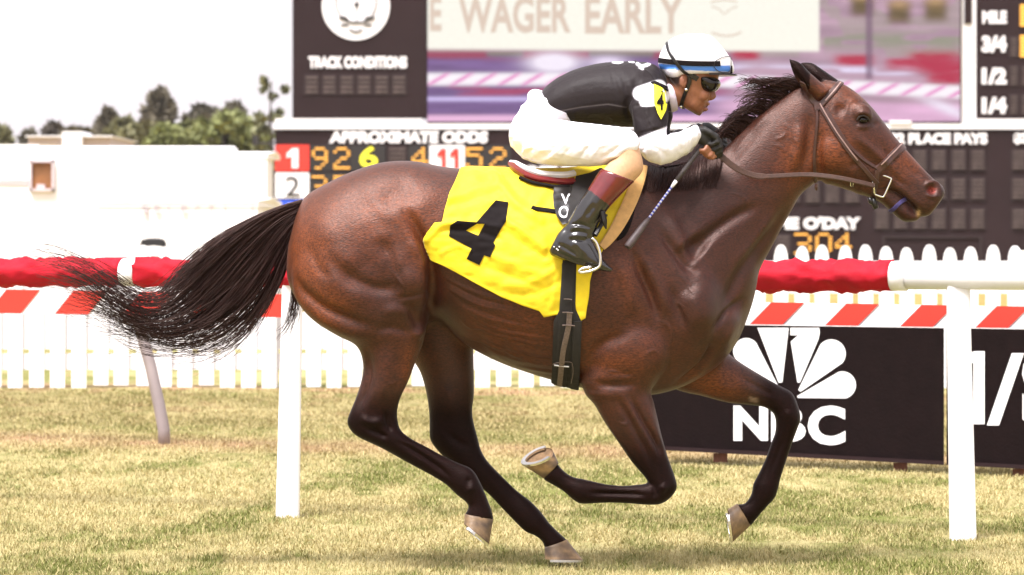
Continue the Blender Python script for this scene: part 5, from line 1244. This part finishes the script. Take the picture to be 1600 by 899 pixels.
m2 = MB(); n2 = len(pk); m2.add(pk+[p-Vector((0, 0, .006)) for p in pk], [(2*i, 2*i+2, 2*i+3, 2*i+1) for i in range(8)]+[(n2+2*i, n2+2*i+1, n2+2*i+3, n2+2*i+2) for i in range(8)]+[(2*i+1, 2*i+3, n2+2*i+3, n2+2*i+1) for i in range(8)]+[(2*i, n2+2*i, n2+2*i+2, 2*i+2) for i in range(8)])
m2.build('helmet_peak', m_blk, hel)
bb = BVHTree.FromPolygons([Vector(p) for p in BV], BF.tolist())
strap([(1075,115),(1078,124),(1075,136),(1070,148),(1066,160),(1065,168),(1069,174)], .014, .004, 'chin_strap', m_blk, hel, bvh=bb, off=.003)
for y, x in ((140, 1073), (164, 1065.5)): MB().add(*ellipsoid(cast_near(x, y, .009, bb)[0], (.006, .004, .006), 8, 6)).build('strap_buckle', M['chrome'], hel)
# goggles: wrap round dark lens in a frame
gl = remesh([loft([(1118,121, 1083,122, .083,0), (1126,128, 1084,128, .087,0), (1125,136, 1088,136, .085,0), (1120,142.5, 1096,143.5, .073,0), (1114,145, 1104,146, .045,0)], 28, 4)], .004); gv = smooth(*gl, 3)
gog = obj('goggles', gv, gl[1], mat('smoked_lens', (.008, .005, .005), .14, var=.2, vscale=30, spec=.4), rider, True)
strap([(1076,116),(1084,120),(1090,124)], .02, .004, 'goggle_strap', m_blk, gog, bvh=bb, off=.004)

# ------------------------------------------------------------------ whip held in the near hand
whip = empty('riding_whip', hz(1035, 312, -.3), 'thin riding whip with blue and white shaft held by the jockey', 'whip')
wp = lambda t: hz(1094+(980-1094)*t, 232+(387-232)*t, -.185-.14*t)
MB().tube([wp(-.03), wp(.05), wp(.2), wp(.33)], [.009, .0098, .0095, .0085], 10).build('handle', mat('grey_grip', (.045, .035, .036), .6, var=.3, vscale=90, bump=.4, bscale=300), whip, True)
MB().tube([wp(.325), wp(.385)], [.0082, .006], 10).build('ferrule', M['letter'], whip, True)
m_wb = mat('whip_blue', (.05, .06, .30), .45); m_ww = mat('whip_pale', (.42, .42, .55), .45)
for k in range(22):
    a, b = .385+k*.0148, .385+(k+1)*.0148; MB().tube([wp(a), wp(b)], .0048, 8).build('shaft_band', m_wb if k % 2 else m_ww, whip, True)
MB().tube([wp(.70), wp(.735), wp(.80), wp(.93), wp(.99), wp(1.0)], [.005, .010, .0135, .0150, .0150, .012], 12).build('popper', mat('popper_grey', (.065, .046, .048), .55, var=.2, vscale=60), whip, True)

# ------------------------------------------------------------------ bright hazy air
mh = bpy.data.materials.new('haze'); mh.use_nodes = True; hn = mh.node_tree
hn.nodes.remove(hn.nodes['Principled BSDF']); pv = hn.nodes.new('ShaderNodeVolumePrincipled')
pv.inputs['Color'].default_value = (1, .97, .96, 1); pv.inputs['Density'].default_value = .00012
hn.links.new(pv.outputs[0], hn.nodes['Material Output'].inputs['Volume'])
hz_o = MB().box((-1600, -100, -1.1), (1600, 2700, 14)).build('haze', mh); tag(hz_o, 'pale hazy air over the infield', 'haze', kind='stuff')
